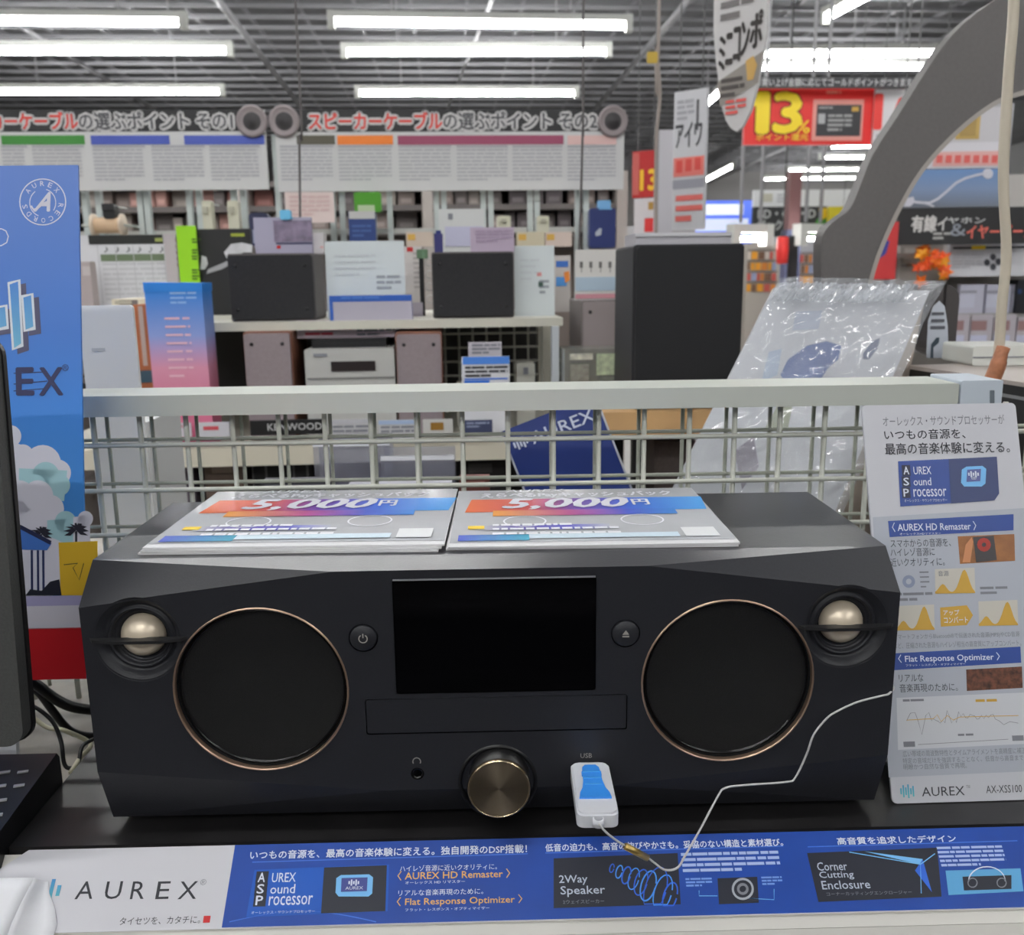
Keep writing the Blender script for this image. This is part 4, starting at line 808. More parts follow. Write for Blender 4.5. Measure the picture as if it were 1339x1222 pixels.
p = sbox('grey_pack', 'small grey packet at the left of the chart poster', 'packet', (106, 342, 131, 421), 0.35, 0.03, M((176, 164, 164), 0.6), zb=ZU); p.rect('packet_label', 108, 348, 128, 360, M((196, 188, 188), 0.6))
p = sbox('speckled_card', 'grey pink card between the chart poster and the green strip', 'card', (227, 306, 242, 421), 0.41, 0.005, M((190, 180, 186), 0.6), zb=ZU); p.dashes(229, 312, 240, 352, 5, M((150, 120, 130), 0.6), 1)
gl = sbox('green_strip_sign', 'lime green vertical strip sign with black writing', 'sign', (243, 295, 268, 421), 0.385, 0.005, M((150, 214, 20), 0.5), zb=ZU)
for y in (312, 326, 334, 352, 360): gl.dashes(251, y, 263, y + 7, 2, M((60, 90, 20), 0.5), 1, 0.5, 'black_strokes')
hp = sbox('headphone_poster', 'black poster with a blurred white headphone picture', 'poster', (267, 299, 338, 421), 0.40, 0.006, M((30, 30, 31), 0.4), zb=ZU)
hp.rect('yellow_mark', 302, 305, 320, 309, M((150, 160, 50), 0.5)); WS = M((200, 200, 204), 0.5, noise=0.2, nscale=30)
hp.poly('headphone_band', [(293, 330), (302, 319), (316, 317), (330, 320), (330, 330), (318, 330), (306, 338), (297, 338)], WS, 1); hp.poly('ear_cup', [(264, 334), (270, 336), (272, 345), (268, 352), (262, 352)], WS, 1); hp.poly('headphone_band', [(272, 352), (300, 340), (306, 343), (290, 352), (270, 358)], M((160, 160, 164), 0.5), 1)
# acrylic photo tag on the first speaker
at_ = sbox('photo_tag', 'clear acrylic tag with a grey group photo standing on a black speaker', 'tag', (342, 284, 416, 331), 0.15, 0.006, M((196, 192, 214), 0.2, trans=0.25), zb=s1.top, r=0.001)
at_.rect('photo', 358, 288, 412, 316, M((130, 118, 140), 0.5, noise=0.35, nscale=60)); at_.rect('caption_bar', 361, 317, 409, 319, M((80, 80, 110), 0.5)); at_.rect('blue_clip', 368, 276, 383, 286, M((110, 190, 230), 0.4)); at_.rect('red_mark', 362, 321, 367, 325, RED)
obj('clip', MB().rbox(-0.012, 0.006, -0.006, 0.008, at_.h - 0.004, at_.h + 0.012, 0.003), M((110, 190, 230), 0.4), at_.o)
p = sbox('white_carton', 'small white carton right of the acrylic photo tag', 'carton', (416, 304, 430, 331), 0.16, 0.05, M((206, 202, 204), 0.5), zb=s1.top); p.rect('pink_print', 419, 322, 426, 324, M((214, 150, 150), 0.5))
# glossy acrylic signs
def acrylic(label, rect, back, zb, base, lines, extra=0.0):
    p = sbox('acrylic_sign', label, 'sign', rect, back, 0.006, M((214, 222, 224), 0.06, coat=1.0), zb=zb, group='glossy acrylic signs', tilt=0.06); x0, y0, x1, y1 = rect
    p.dashes(x0 + 6, y0 + 18, x0 + (x1 - x0) * 0.6, y0 + 50, 4, M((196, 202, 206), 0.5), 1, 0.3); p.dashes(x0 + (x1 - x0) * 0.6, y0 + 45, x1 - 8, y0 + 66, 3, M((150, 156, 164), 0.5), 1, 0.5)
    if base: obj('base', MB().box(p.x0, p.x1, -0.02, 0.05, 0, 0.012), base, p.o)
    return p
acrylic('wide glossy acrylic sign on a blue base between two black speakers', (431, 315, 533, 395), 0.12, ZU + 0.001, None, 4)
bb = sbox('blue_plinth', 'flat blue plinth strip in front of the wide acrylic sign', 'plinth', (436, 386, 542, 419), 0.08, 0.02, M((40, 90, 180), 0.5), zb=ZU); bb.rect('pale_edge', 436, 394, 542, 420, M((176, 172, 186), 0.5)); bb.dashes(446, 388, 530, 392, 1, M((70, 120, 200), 0.5), 1)
w2 = acrylic('glossy white acrylic sign right of the black speaker under lilac paper', (674, 321, 726, 421), 0.14, ZU, None, 3); w2.rect('green_mark', 704, 368, 710, 375, M((60, 90, 80), 0.5)); w2.rect('pink_mark', 702, 356, 708, 361, M((220, 150, 150), 0.5))
# between
p = sbox('white_frame_sign', 'white sign with a red corner and a black stand behind the acrylic sign', 'sign', (531, 322, 556, 421), 0.3, 0.006, M((208, 202, 200), 0.5), zb=ZU); p.rect('red_corner', 532, 323, 540, 329, RED); p.dashes(540, 330, 554, 380, 8, M((176, 170, 168), 0.5), 1, 0.4)
bs = sbox('tag_stand', 'thin black stand holding small price rings beside the black speaker', 'stand', (552, 326, 558, 421), 0.22, 0.006, BLACK, zb=ZU); obj('head', MB().rbox(bs.x0 - 0.004, bs.x1 + 0.008, -0.004, 0.004, bs.h - 0.016, bs.h, 0.002), M((90, 120, 90), 0.5), bs.o)
for i in range(4): obj('ring', MB().lathe([(0.006, -0.001), (0.008, -0.001), (0.008, 0.001), (0.006, 0.001)], (bs.x1 + 0.010, 0, 0.03 + i * 0.022), 14), M((180, 178, 176), 0.4), bs.o)
wb = sbox('white_carton', 'tall white carton standing behind the lilac paper sign', 'carton', (578, 273, 636, 329), 0.20, 0.06, M((206, 208, 206), 0.5), zb=s2.top); wb.rect('lilac_print', 582, 296, 632, 322, M((190, 190, 212), 0.5)); wb.rect('grey_logo', 586, 279, 592, 287, GREYINK)
lp = sbox('paper_sign', 'lilac paper sign standing on the second black speaker', 'sign', (618, 297, 674, 329), 0.12, 0.003, M((184, 168, 188), 0.6), zb=s2.top); lp.dashes(622, 301, 670, 318, 4, M((166, 148, 172), 0.6), 1)
nb = sbox('bottle', 'small navy bottle standing at the corner of the second black speaker', 'bottle', (572, 305, 583, 329), 0.13, 0.01, M((50, 50, 110), 0.4), zb=s2.top, r=0.002); obj('cap', MB().box(nb.x0 + 0.003, nb.x1 - 0.003, 0.002, 0.008, nb.h, nb.h + 0.005), NAVY, nb.o)
bo = sbox('product_box', 'narrow box printed in blue and orange beside the glossy sign', 'box', (726, 334, 746, 421), 0.3, 0.04, M((196, 190, 186), 0.5), zb=ZU); bo.rect('blue_print', 727, 341, 743, 349, M((60, 110, 190), 0.5)); bo.rect('blue_print', 727, 362, 741, 374, M((80, 150, 220), 0.5)); bo.poly('orange_print', [(737, 356), (744, 354), (745, 366), (739, 370)], M((230, 140, 60), 0.5), 2)
ht = sbox('hook_tag', 'white tag with four dark hook marks above the taupe speaker', 'tag', (752, 326, 808, 392), 0.13, 0.006, M((212, 210, 206), 0.5), zb=s5.top)
for i in range(4): ht.rect('hook_mark', 758 + i * 12.5, 342, 762 + i * 12.5, 350, M((110, 108, 106), 0.5)); ht.rect('hook_mark', 759.5 + i * 12.5, 350, 761 + i * 12.5, 356, M((160, 158, 156), 0.5))
ht.rect('blue_foot', 752, 362, 808, 380, M((176, 196, 212), 0.5)); ht.rect('pink_foot', 752, 384, 808, 390, M((200, 140, 150), 0.5))

# ------------------------------------------------------------------ rack with the two guide boards
RY = 2.3
RB = frame(Vector((0, RY, 0)), BY); rb = lambda px, py: on(RB, px, py)
rk = empty('display_rack', 'tall white post rack carrying the cable guide boards', 'rack', RB.translation, BY)
zt_ = rb(600, 172)[1]
for px in (-40, 20, 106, 124, 179, 188, 244, 257, 303, 316, 362, 433, 446, 487, 509, 571, 581, 633, 643, 695, 704, 758, 769): obj('post', MB().box(rb(px, 285)[0] - 0.0065, rb(px, 285)[0] + 0.0065, 0.03, 0.05, 0, zt_), M((192, 200, 198), 0.4), rk)
for z in (rb(600, 303)[1], 0.9, 0.5): obj('crossbar', MB().box(rb(-60, 300)[0], rb(790, 300)[0], 0.052, 0.062, z, z + 0.012), M((190, 190, 186), 0.4), rk)
obj('base', MB().box(rb(-60, 300)[0], rb(790, 300)[0], -0.2, 0.25, 0, 0.08), CREAM, rk)
GB = M((208, 208, 208), 0.5); GL = M((176, 176, 182), 0.6)
def rY(px): return RY / (1 - math.tan(BY) * (px - 669.5) / 1178)
def guide(x0, x1, num, t0_, lab, bars, cols, discs):
    p = Panel('guide_board', lab, 'sign', (x0, 143, x1, 249), rY((x0 + x1) / 2), 0.012, GB, yaw=BY, group='cable guide boards'); p.eps = 0.0012
    p.rect('black_header', x0, 143, x1, 172, M((40, 40, 42), 0.6))
    ol = M((206, 204, 204), 0.5)
    p.text('スピーカーケーブル', t0_, 147, t0_ + 174, 169, M((222, 74, 66), 0.5), 2, 0.03, outline=(ol, 0.17)); p.text('の選ぶポイント その' + num, t0_ + 176, 147, t0_ + 376, 169, M((84, 84, 88), 0.5), 2, 0.02, outline=(ol, 0.17))
    for a, b, c in bars: p.rect('colour_bar', a, 177, b, 189, M(c, 0.5))
    for a, b in cols: p.dashes(a, 195, b, 238, 9, GL, 1, 0.45); p.rect('column_head', a, 190, b, 193, GL, 1.5)
    for cx in discs:
        C = p.pt(cx, 159); d = obj('speaker_cone', MB().lathe([(0.036, 0), (0.036, -0.006), (0.033, -0.010), (0.029, -0.008), (0.014, 0.0), (0.012, -0.004), (0.0, -0.006)], (C[0], -0.002, C[1]), 28), M((144, 134, 136), 0.5), p.o)
        obj('centre_cap', MB().lathe([(0.021, -0.0035), (0.014, -0.004), (0.009, -0.010), (0, -0.012)], (C[0], -0.002, C[1]), 16), M((60, 58, 60), 0.5), d)
    return p
guide(361, 816, '2', 404, 'white speaker cable guide board number two on the rack', ((388, 438, (84, 80, 66)), (441, 514, (238, 128, 44)), (520, 737, (150, 66, 96)), (742, 806, (226, 190, 186))), ((366, 436), (442, 513), (521, 590), (597, 664), (670, 735), (742, 805)), (372, 801))
guide(-108, 348, '1', -72, 'white speaker cable guide board number one on the rack', ((-100, -10, (60, 140, 60)), (2, 111, (58, 136, 52)), (119, 222, (68, 86, 176)), (241, 346, (72, 90, 180))), ((-60, -5), (2, 36), (42, 110), (121, 190), (198, 268), (274, 340)), (330,))
# goods hanging on the rack
def hung(name, label, cat, rect, mat, back=-0.06, depth=0.03, r=0.0):
    p = Panel(name, label, cat, rect, rY((rect[0] + rect[2]) / 2) + back, depth, mat, yaw=BY, r=r, group='goods hanging on the rack')
    obj('hook', MB().tube([(0, depth, p.h - 0.004), (0, depth + 0.10, p.h - 0.002)], 0.002, 6), RAILC, p.o); return p
sp_ = empty('cable_spool', 'beige cable spool with pale flanges hanging on the rack', 'spool', RB @ Vector((rb(152, 296)[0], -0.05, rb(152, 296)[1])), BY)
obj('core', MB().lathe([(0.018, -0.03), (0.018, 0.03)], (0, 0, 0), 20, 'x'), M((206, 176, 144), 0.6), sp_)
for s in (-1, 1): obj('flange', MB().lathe([(0, 0.0), (0.026, 0.0), (0.026, 0.006), (0, 0.006)], (s * 0.032 - 0.003, 0, 0), 20, 'x'), M((216, 200, 180), 0.6), sp_)
obj('rod', MB().tube([(-0.06, 0, 0), (0.04, 0, 0), (0.04, 0.085, 0)], 0.003), RAILC, sp_)
h1 = hung('black_pouch', 'black pouch hanging above the beige spool', 'pouch', (134, 266, 150, 286), BLACK, r=0.008); obj('flap', MB().box(h1.x0, h1.x1, -0.004, 0, h1.h * 0.55, h1.h), DARKM, h1.o)
h1 = hung('navy_bag', 'dark navy bag hanging behind the acrylic photo tag', 'bag', (326, 278, 352, 322), M((34, 38, 72), 0.5), r=0.01); h1.rect('pale_logo', 331, 300, 336, 318, M((150, 156, 180), 0.5)); 
h1 = hung('price_sheet', 'pale pink price sheet pinned under the second guide board', 'paper', (373, 251, 437, 291), M((226, 208, 204), 0.6), depth=0.003); h1.dashes(378, 256, 432, 284, 5, M((214, 186, 184), 0.6), 1)
h1 = hung('green_packet', 'bright green packet hanging under the second guide board', 'packet', (463, 251, 498, 277), M((70, 150, 24), 0.5), r=0.004); h1.rect('white_label', 468, 268, 490, 276, M((180, 200, 160), 0.5))
h1 = hung('navy_packet', 'navy packet with a white top hanging below the green one', 'packet', (456, 276, 491, 316), M((30, 58, 120), 0.5), r=0.003); h1.rect('white_top', 456, 276, 491, 286, M((190, 190, 190), 0.5)); h1.dashes(460, 294, 486, 312, 3, M((60, 90, 150), 0.5), 1)
h1 = hung('navy_bottle_pack', 'tall dark blue pack with a white swoosh hanging on the rack', 'pack', (771, 272, 805, 324), M((28, 44, 104), 0.4), r=0.006); h1.poly('white_swoosh', [(778, 304), (784, 298), (787, 299), (786, 307), (779, 309)], M((180, 186, 196), 0.5)); h1.rect('blue_cap', 783, 264, 800, 274, M((110, 170, 220), 0.5))
obj('cap', MB().rbox(h1.x0 + 0.02, h1.x1 - 0.012, 0.0, 0.02, h1.h, h1.h + 0.018, 0.003), M((120, 176, 224), 0.4), h1.o)
for i, (x0, x1, c, lab) in enumerate(((531, 566, (206, 190, 176), 'beige packet low on the rack left of the second black speaker'), (676, 712, (206, 196, 170), 'cream packet low on the rack above the glossy sign'), (713, 748, (214, 196, 186), 'pale peach packet low on the rack beside the cream one'))):
    h1 = hung('beige_packet', lab, 'packet', (x0, 303, x1, 322), M(c, 0.6), r=0.003); h1.rect('gold_mark', x0 + 2, 306, x0 + 12, 314, M((214, 170, 80), 0.5))
for i, (x0, x1, lab) in enumerate(((265, 277, 'ivory adapter hanging left of the pink boxes on the rack'), (298, 312, 'ivory adapter hanging right of the pink boxes on the rack'), (650, 668, 'ivory hook pack tilted on the rack above the lilac sign'), (703, 718, 'pale hook pack on the rack above the cream packet'))):
    h1 = hung('adapter_pack', lab, 'pack', (x0, 262 if i < 2 else 282, x1, 304), M((206, 204, 184), 0.5), r=0.004); obj('plug', MB().box(-0.006, 0.006, -0.008, 0, h1.h * 0.6, h1.h * 0.8), M((180, 178, 160), 0.5), h1.o)

# ------------------------------------------------------------------ shelving further back, behind the rack
SYD = 3.6
SB = frame(Vector((0, SYD, 0)), BY); sb = lambda px, py: on(SB, px, py)
su = empty('store_shelving', 'long taupe shelving run behind the white rack', 'shelf unit', SB.translation, BY)
x0_, x1_ = sb(-200, 300)[0], sb(815, 300)[0]; ztop = sb(500, 225)[1]
TP = M((150, 138, 132), 0.7, noise=0.1, nscale=4)
obj('back_panel', MB().box(x0_, x1_, 0.4, 0.43, 0, ztop), TP, su)
zsh = [sb(500, y)[1] for y in (300, 268, 236)] + [0.95, 0.55, 0.15]
for z in zsh: obj('shelf', MB().box(x0_, x1_, 0, 0.4, z - 0.02, z), M((96, 90, 88), 0.6), su)
for px in (-200, 60, 320, 560, 813): obj('upright', MB().box(sb(px, 300)[0] - 0.02, sb(px, 300)[0] + 0.02, -0.005, 0.42, 0, ztop), M((170, 162, 156), 0.6), su)
random.seed(11)
pal = [(176, 120, 112), (150, 136, 130), (196, 150, 140), (120, 112, 110), (206, 196, 186), (170, 160, 152), (96, 88, 90)]
lookn = {0: 'brick pink', 1: 'taupe', 2: 'salmon', 3: 'slate grey', 4: 'ivory', 5: 'light grey', 6: 'charcoal'}
n_ = 0
for row, (z, hh) in enumerate(((zsh[0], 0.075), (zsh[1], 0.075))):
    px = 100
    while px < 790:
        w_ = random.randint(14, 30); ci = random.choice((0, 1, 2, 3, 5)) if px < 330 else random.choice((1, 3, 5, 1, 6))
        a, b = sb(px, 290)[0], sb(px + w_, 290)[0]
        o = empty('carton', '%s carton on the taupe shelving behind the rack, %s shelf' % (lookn[ci], ('lower', 'upper')[row]), 'carton', SB @ Vector(((a + b) / 2, 0.05 + random.uniform(0, 0.05), z)), BY, 'cartons on the taupe shelving')
        obj('body', MB().box(-(b - a) / 2 + 0.003, (b - a) / 2 - 0.003, 0, 0.2, 0, hh * random.uniform(0.7, 1.0)), M(pal[ci], 0.6), o)
        obj('label', MB().poly([(-(b - a) * 0.3, 0.012), ((b - a) * 0.3, 0.012), ((b - a) * 0.3, 0.03), (-(b - a) * 0.3, 0.03)], -0.002), M(tuple(min(255, v + 30) for v in pal[ci]), 0.6), o)
        px += w_ + random.choice((0, 1, 2, 8))

# ------------------------------------------------------------------ wooden stand and large black speaker
WY = 1.30
wf = frame(at(860, 573, WY), BY * 0.5); wf.translation.z = 0
wst = empty('speaker_stand', 'pale wooden plank stand on black legs behind the grid', 'stand', wf.translation, BY * 0.5)
wz1, wz0 = on(wf, 860, 538)[1], on(wf, 860, 573)[1]; wx0, wx1 = on(wf, 786, 555)[0], on(wf, 990, 555)[0]
obj('plank', MB().box(wx0, wx1, 0, 0.26, wz0, wz1), M((206, 166, 116), 0.5, noise=0.12, nscale=12), wst)
for x in (on(wf, 838, 600)[0], wx1 - 0.02):
    for y in (0.02, 0.22): obj('leg', MB().box(x - 0.009, x + 0.009, y, y + 0.018, 0, wz0), BLACK, wst)
lz = 0.93
obj('lower_plank', MB().box(wx0, wx1, 0.0, 0.26, lz - 0.02, lz), M((150, 140, 130), 0.5), wst)
bspk = Panel('large_speaker', 'large black cloth fronted speaker standing on the wooden stand', 'speaker', (826, 319, 968, 538), WY + 0.03, 0.17, M((40, 40, 44), 0.6), yaw=BY * 0.5, zb=wz1, r=0.006)
obj('grille', MB().rbox(bspk.x0 + 0.004, bspk.x1 - 0.004, -0.010, 0, 0.006, bspk.h - 0.003, 0.006), M((25, 26, 29), 0.8, noise=0.1, nscale=400, bump=0.1), bspk.o)
btop = wz1 + bspk.h
pl = Panel('top_tray', 'flat grey white tray lying on the large black speaker', 'tray', (829, 304, 951, 319), WY + 0.05, 0.10, M((186, 184, 190), 0.5), yaw=BY * 0.5, zb=btop); obj('lip', MB().box(pl.x0, pl.x1, -0.002, 0.0, pl.h * 0.7, pl.h), M((206, 206, 210), 0.4), pl.o)
db = Panel('fabric_speaker', 'dark brown fabric speaker on the lower plank of the wooden stand', 'speaker', (856, 577, 906, 640), WY + 0.06, 0.12, M((88, 78, 74), 0.8, noise=0.15, nscale=200), yaw=BY * 0.5, zb=lz); obj('side_trim', MB().box(db.x1, db.x1 + 0.006, 0, 0.12, 0, db.h), M((140, 120, 124), 0.5), db.o)
zz = lz
for i, (h_, c) in enumerate(((0.03, (150, 148, 146)), (0.03, (110, 106, 104)), (0.03, (190, 190, 188)))):
    o = empty('disc_player', ('grey flat player at the bottom of the stack on the lower plank', 'dark flat player in the middle of the stack on the lower plank', 'white flat player on top of the stack on the lower plank')[i], 'player', wf @ Vector((on(wf, 808, 600)[0], 0.05, zz)), BY * 0.5, 'stacked flat players')
    obj('body', MB().rbox(-0.024, 0.024, 0, 0.18, 0.001, h_, 0.003), M(c, 0.4), o); obj('slot', MB().poly([(-0.018, h_ * 0.5), (0.018, h_ * 0.5), (0.018, h_ * 0.6), (-0.018, h_ * 0.6)], -0.0006), BLACK, o); zz += h_

# ------------------------------------------------------------------ navy leaning board and acrylic holders on the back deck
nf = Matrix.Translation(at(737, 592, 0.95)) @ Matrix.Rotation(SY, 4, 'Z') @ Matrix.Rotation(-0.18, 4, 'X') @ Matrix.Rotation(-0.36, 4, 'Y')
nl = obj('navy_board', MB().box(-0.052, 0.052, 0, 0.003, -0.13, 0.045), M((26, 48, 116), 0.35)); nl.matrix_world = nf; tag(nl, 'navy leaning board with a white logo and brand name', 'board')
NP = OnFrame(nl, nf, -0.052, 0.052, 0.045, 0.0006)
TXT.append(('lettering', nl, 'AUREX', -0.026, 0.020, 0.070, 0.013, M((206, 214, 232), 0.5), -0.0008, 0.01, 0.0, 2))
for i, hgt in enumerate((0.006, 0.012, 0.008, 0.012, 0.006)): obj('logo_bar', MB().box(-0.046 + i * 0.0034, -0.044 + i * 0.0034, -0.0008, 0, 0.0265 - hgt / 2, 0.0265 + hgt / 2), M((206, 214, 232), 0.5), nl)
obj('edge_strip', MB().box(-0.054, -0.052, -0.001, 0.004, -0.13, 0.045).box(0.052, 0.054, -0.001, 0.004, -0.13, 0.045), M((186, 190, 200), 0.4), nl)
obj('easel_leg', MB().tube([(0.0, 0.003, 0.0), (0.05, 0.08, -0.14)], 0.003), DARKM, nl)
CLR = M((214, 216, 228), 0.08, trans=0.85)
for rect, Y, lab in (((410, 578, 510, 640), 1.08, 'clear acrylic leaflet holder with a bright top edge behind the grid'), ((498, 596, 594, 640), 1.02, 'low clear acrylic tray behind the grid, beside the taller holder')):
    p = Panel('acrylic_holder', lab, 'holder', rect, Y, 0.003, CLR, yaw=SY, zb=DK + 0.0005, group='acrylic holders on the back deck'); x0, y0, x1, y1 = rect
    obj('top_edge', MB().box(p.x0, p.x1, -0.002, 0.004, p.h - 0.0045, p.h), M((232, 234, 240), 0.3), p.o); obj('back_wall', MB().box(p.x0, p.x1, 0.035, 0.037, 0, p.h + 0.004), CLR, p.o); obj('base', MB().box(p.x0, p.x1, 0, 0.037, 0, 0.003), CLR, p.o)
    obj('insert', MB().box(p.x0 + 0.008, p.x1 - 0.008, 0.01, 0.012, 0.003, p.h * 0.8), M((120, 116, 134), 0.5, noise=0.3, nscale=40), p.o)
for i, (x0, x1, y0, c, lab) in enumerate(((340, 432, 630, (74, 72, 80), 'dark box with pale lettering low behind the grid'), (600, 640, 626, (120, 70, 64), 'reddish brown box low behind the grid'), (455, 590, 632, (176, 176, 186), 'pale grey box low behind the grid'))):
    p = Panel('low_box', lab, 'box', (x0, y0, x1, 645), 0.80, 0.02, M(c, 0.6), yaw=SY, zb=DK + 0.0005); p.rect('edge_print', x0 + 6, y0 + 3, x1 - 6, y0 + 6, M(tuple(min(255, v + 70) for v in c), 0.5))
pb = Panel('pale_box', 'pale white box with yellowish side low behind the grid at the left', 'box', (136, 552, 196, 640), 0.95, 0.10, M((198, 200, 200), 0.6), yaw=SY, zb=DK + 0.0005); pb.dashes(150, 575, 190, 625, 6, M((176, 178, 180), 0.6), 1, 0.3); obj('side_panel', MB().box(pb.x0 - 0.003, pb.x0, 0, 0.1, 0, pb.h), M((196, 184, 150), 0.6), pb.o)

# ------------------------------------------------------------------ bagged poster board leaning at the right
bl3, tl3, tr3 = at(872, 655, 0.86), at(1012, 376, 0.99), at(1216, 380, 1.03)
br3 = bl3 + (tr3 - tl3); down = (bl3 - tl3); ext = (bl3.z - (DK + 0.004)) / -down.z; bl3 = bl3 + down * ext; br3 = bl3 + (tr3 - tl3)
ex = (br3 - bl3); ez = (tl3 - bl3); Wp, Hp = ex.length, ez.length
nrm = ex.cross(ez).normalized()
def pq(s, t, n): return bl3 + ex * s + ez * t - nrm * n * -1.0 if False else bl3 + ex * s + ez * t + nrm * n
mb = MB(); C8 = [pq(0, 0, 0), pq(1, 0, 0), pq(1, 1, 0), pq(0, 1, 0), pq(0, 0, -0.004), pq(1, 0, -0.004), pq(1, 1, -0.004), pq(0, 1, -0.004)]
o0 = bl3.copy(); mb.add([p - o0 for p in C8], [(0, 1, 2, 3), (7, 6, 5, 4), (0, 4, 5, 1), (1, 5, 6, 2), (2, 6, 7, 3), (3, 7, 4, 0)])
bag = obj('bagged_poster', mb, M((196, 198, 202), 0.4)); bag.location = o0; tag(bag, 'pale poster board with blue shapes in a crinkled clear plastic bag', 'poster')
def bpoly(pts, mat, n): return obj('blue_print', MB().add([pq(a, b, n) - o0 for a, b in pts], [tuple(range(len(pts)))]), mat, bag)
def bpx(x, y):
    d = ray(x, y); n = nrm; t = (bl3 - CAM).dot(n) / d.dot(n); p = CAM + d * t - bl3
    a11, a12, a22 = ex.dot(ex), ex.dot(ez), ez.dot(ez); b1, b2 = p.dot(ex), p.dot(ez); D_ = a11 * a22 - a12 * a12
    return ((b1 * a22 - b2 * a12) / D_, (a11 * b2 - a12 * b1) / D_)
bpoly([bpx(*q) for q in ((1030, 470), (1055, 452), (1080, 446), (1100, 452), (1096, 470), (1082, 482), (1070, 500), (1030, 505), (1020, 490))], M((60, 88, 150), 0.5), 0.0006)
bpoly([bpx(*q) for q in ((1000, 560), (1030, 505), (1042, 500), (1030, 560))], M((150, 156, 120), 0.5), 0.0006)
bpoly([bpx(*q) for q in ((1128, 462), (1140, 446), (1150, 442), (1148, 455), (1136, 470), (1128, 470))], M((92, 100, 128), 0.5), 0.0006)
bpoly([bpx(*q) for q in ((1040, 408), (1075, 406), (1070, 430), (1036, 432))], M((176, 184, 200), 0.5), 0.0006)
bpoly([bpx(*q) for q in ((960, 590), (985, 570), (992, 610), (970, 640))], M((130, 120, 134), 0.5), 0.0006)
bpoly([bpx(*q) for q in ((1005, 460), (1022, 456), (1016, 490), (995, 500))], M((170, 186, 206), 0.5), 0.0006)
random.seed(21)
NX, NZ = 60, 110; vs_ = []
def crink(s, t):
    v = 0.0
    for (fx_, fz_, ph_, am) in CR: v += am * abs(math.sin(fx_ * s + fz_ * t + ph_))
    edge = max(0.0, (t - 0.93) / 0.07); return v * (1 + 0.8 * edge)
CR = [(random.uniform(-16, 16), random.uniform(-22, 22), random.uniform(0, 6), 0.0013) for _ in range(7)] + [(random.uniform(-40, 40), random.uniform(-60, 60), random.uniform(0, 6), 0.0008) for _ in range(7)] + [(random.uniform(-90, 90), random.uniform(-130, 130), random.uniform(0, 6), 0.00022) for _ in range(6)]
for j in range(NZ + 1):
    for i in range(NX + 1): s, t = -0.02 + 1.04 * i / NX, 0.01 + 0.995 * j / NZ; vs_.append(pq(s, t, 0.0025 + crink(s, t)) - o0)
fl = MB().add(vs_, [(j * (NX + 1) + i, j * (NX + 1) + i + 1, (j + 1) * (NX + 1) + i + 1, (j + 1) * (NX + 1) + i) for j in range(NZ) for i in range(NX)], True)
FILM = M((226, 232, 240), 0.08, alpha=0.30, spec=1.0, coat=1.0)
obj('plastic_film', fl, FILM, bag)
random.seed(8); NB = 70; vb = []
for j in range(6):
    for i in range(NB + 1):
        t_ = 0.945 + 0.012 * j + random.uniform(-0.004, 0.004); vb.append(pq(0.0 + 0.86 * i / NB + random.uniform(-0.004, 0.004), t_, 0.010 + random.uniform(-0.005, 0.006) * (1 if 0 < j < 5 else 0.3)) - o0)
obj('crumpled_fold', MB().add(vb, [(j * (NB + 1) + i, j * (NB + 1) + i + 1, (j + 1) * (NB + 1) + i + 1, (j + 1) * (NB + 1) + i) for j in range(5) for i in range(NB)], False), M((226, 230, 236), 0.06, alpha=0.55, spec=1.0, coat=1.0), bag)
# beige easel back board
e1 = [at(1205, 392, 1.06), at(1192, 500, 1.0), at(1060, 500, 0.93)]
eb = obj('easel_back', MB().add([pq(1.0, 1.0, -0.006) - o0, pq(1.0, 0.0, -0.006) - o0, pq(1.0, 0.0, -0.006) + Vector((0.12, 0.11, 0)) - o0, pq(1.0, 1.0, -0.010) - o0 + Vector((0.002, 0.004, 0))], [(0, 1, 2, 3)]), M((176, 164, 152), 0.6), bag)
mo = eb.modifiers.new('s', 'SOLIDIFY'); mo.thickness = 0.003

# ------------------------------------------------------------------ right: grey arch, cable, black device
AY = 1.25
af = frame(at(1105, 372, AY), 0.02); af.translation.z = 0
aq = lambda x, y: on(af, x, y)
outer = [(1074, 372), (1074, 318), (1082, 297), (1098, 284), (1112, 272), (1126, 240), (1142, 201), (1174, 152), (1211, 93), (1247, 44), (1295, 4), (1350, -22), (1420, -36), (1490, -30), (1560, -4), (1620, 50), (1668, 120), (1706, 200), (1726, 272), (1742, 297), (1750, 318), (1750, 372)]
inner = [(1690, 372), (1684, 335), (1664, 283), (1632, 225), (1590, 172), (1536, 134), (1490, 118), (1420, 110), (1372, 113), (1335, 122), (1299, 136), (1252, 172), (1206, 222), (1172, 280), (1148, 335), (1137, 372)]
zdk = 1.02
po = [(aq(*outer[-1])[0], zdk)][::-1]
arch = obj('arch_panel', None or MB().mesh(), None) if False else None
O_ = smooth_path([Vector((*aq(*p), 0)) for p in outer], 3); I_ = smooth_path([Vector((*aq(*p), 0)) for p in inner], 4)
pts_o = [(O_[0].x, zdk)] + [(v.x, v.y) for v in O_] + [(O_[-1].x, zdk)]; pts_i = [(I_[0].x, zdk)] + [(v.x, v.y) for v in I_] + [(I_[-1].x, zdk)]
fm = holed(pts_o + pts_i, [], 0.0); bmm = bmesh.new(); bmm.from_mesh(fm)
r_ = bmesh.ops.extrude_face_region(bmm, geom=bmm.faces[:]); bmesh.ops.translate(bmm, verts=[v for v in r_['geom'] if isinstance(v, bmesh.types.BMVert)], vec=(0, 0.03, 0)); bmesh.ops.recalc_face_normals(bmm, faces=bmm.faces); bmm.to_mesh(fm); bmm.free()
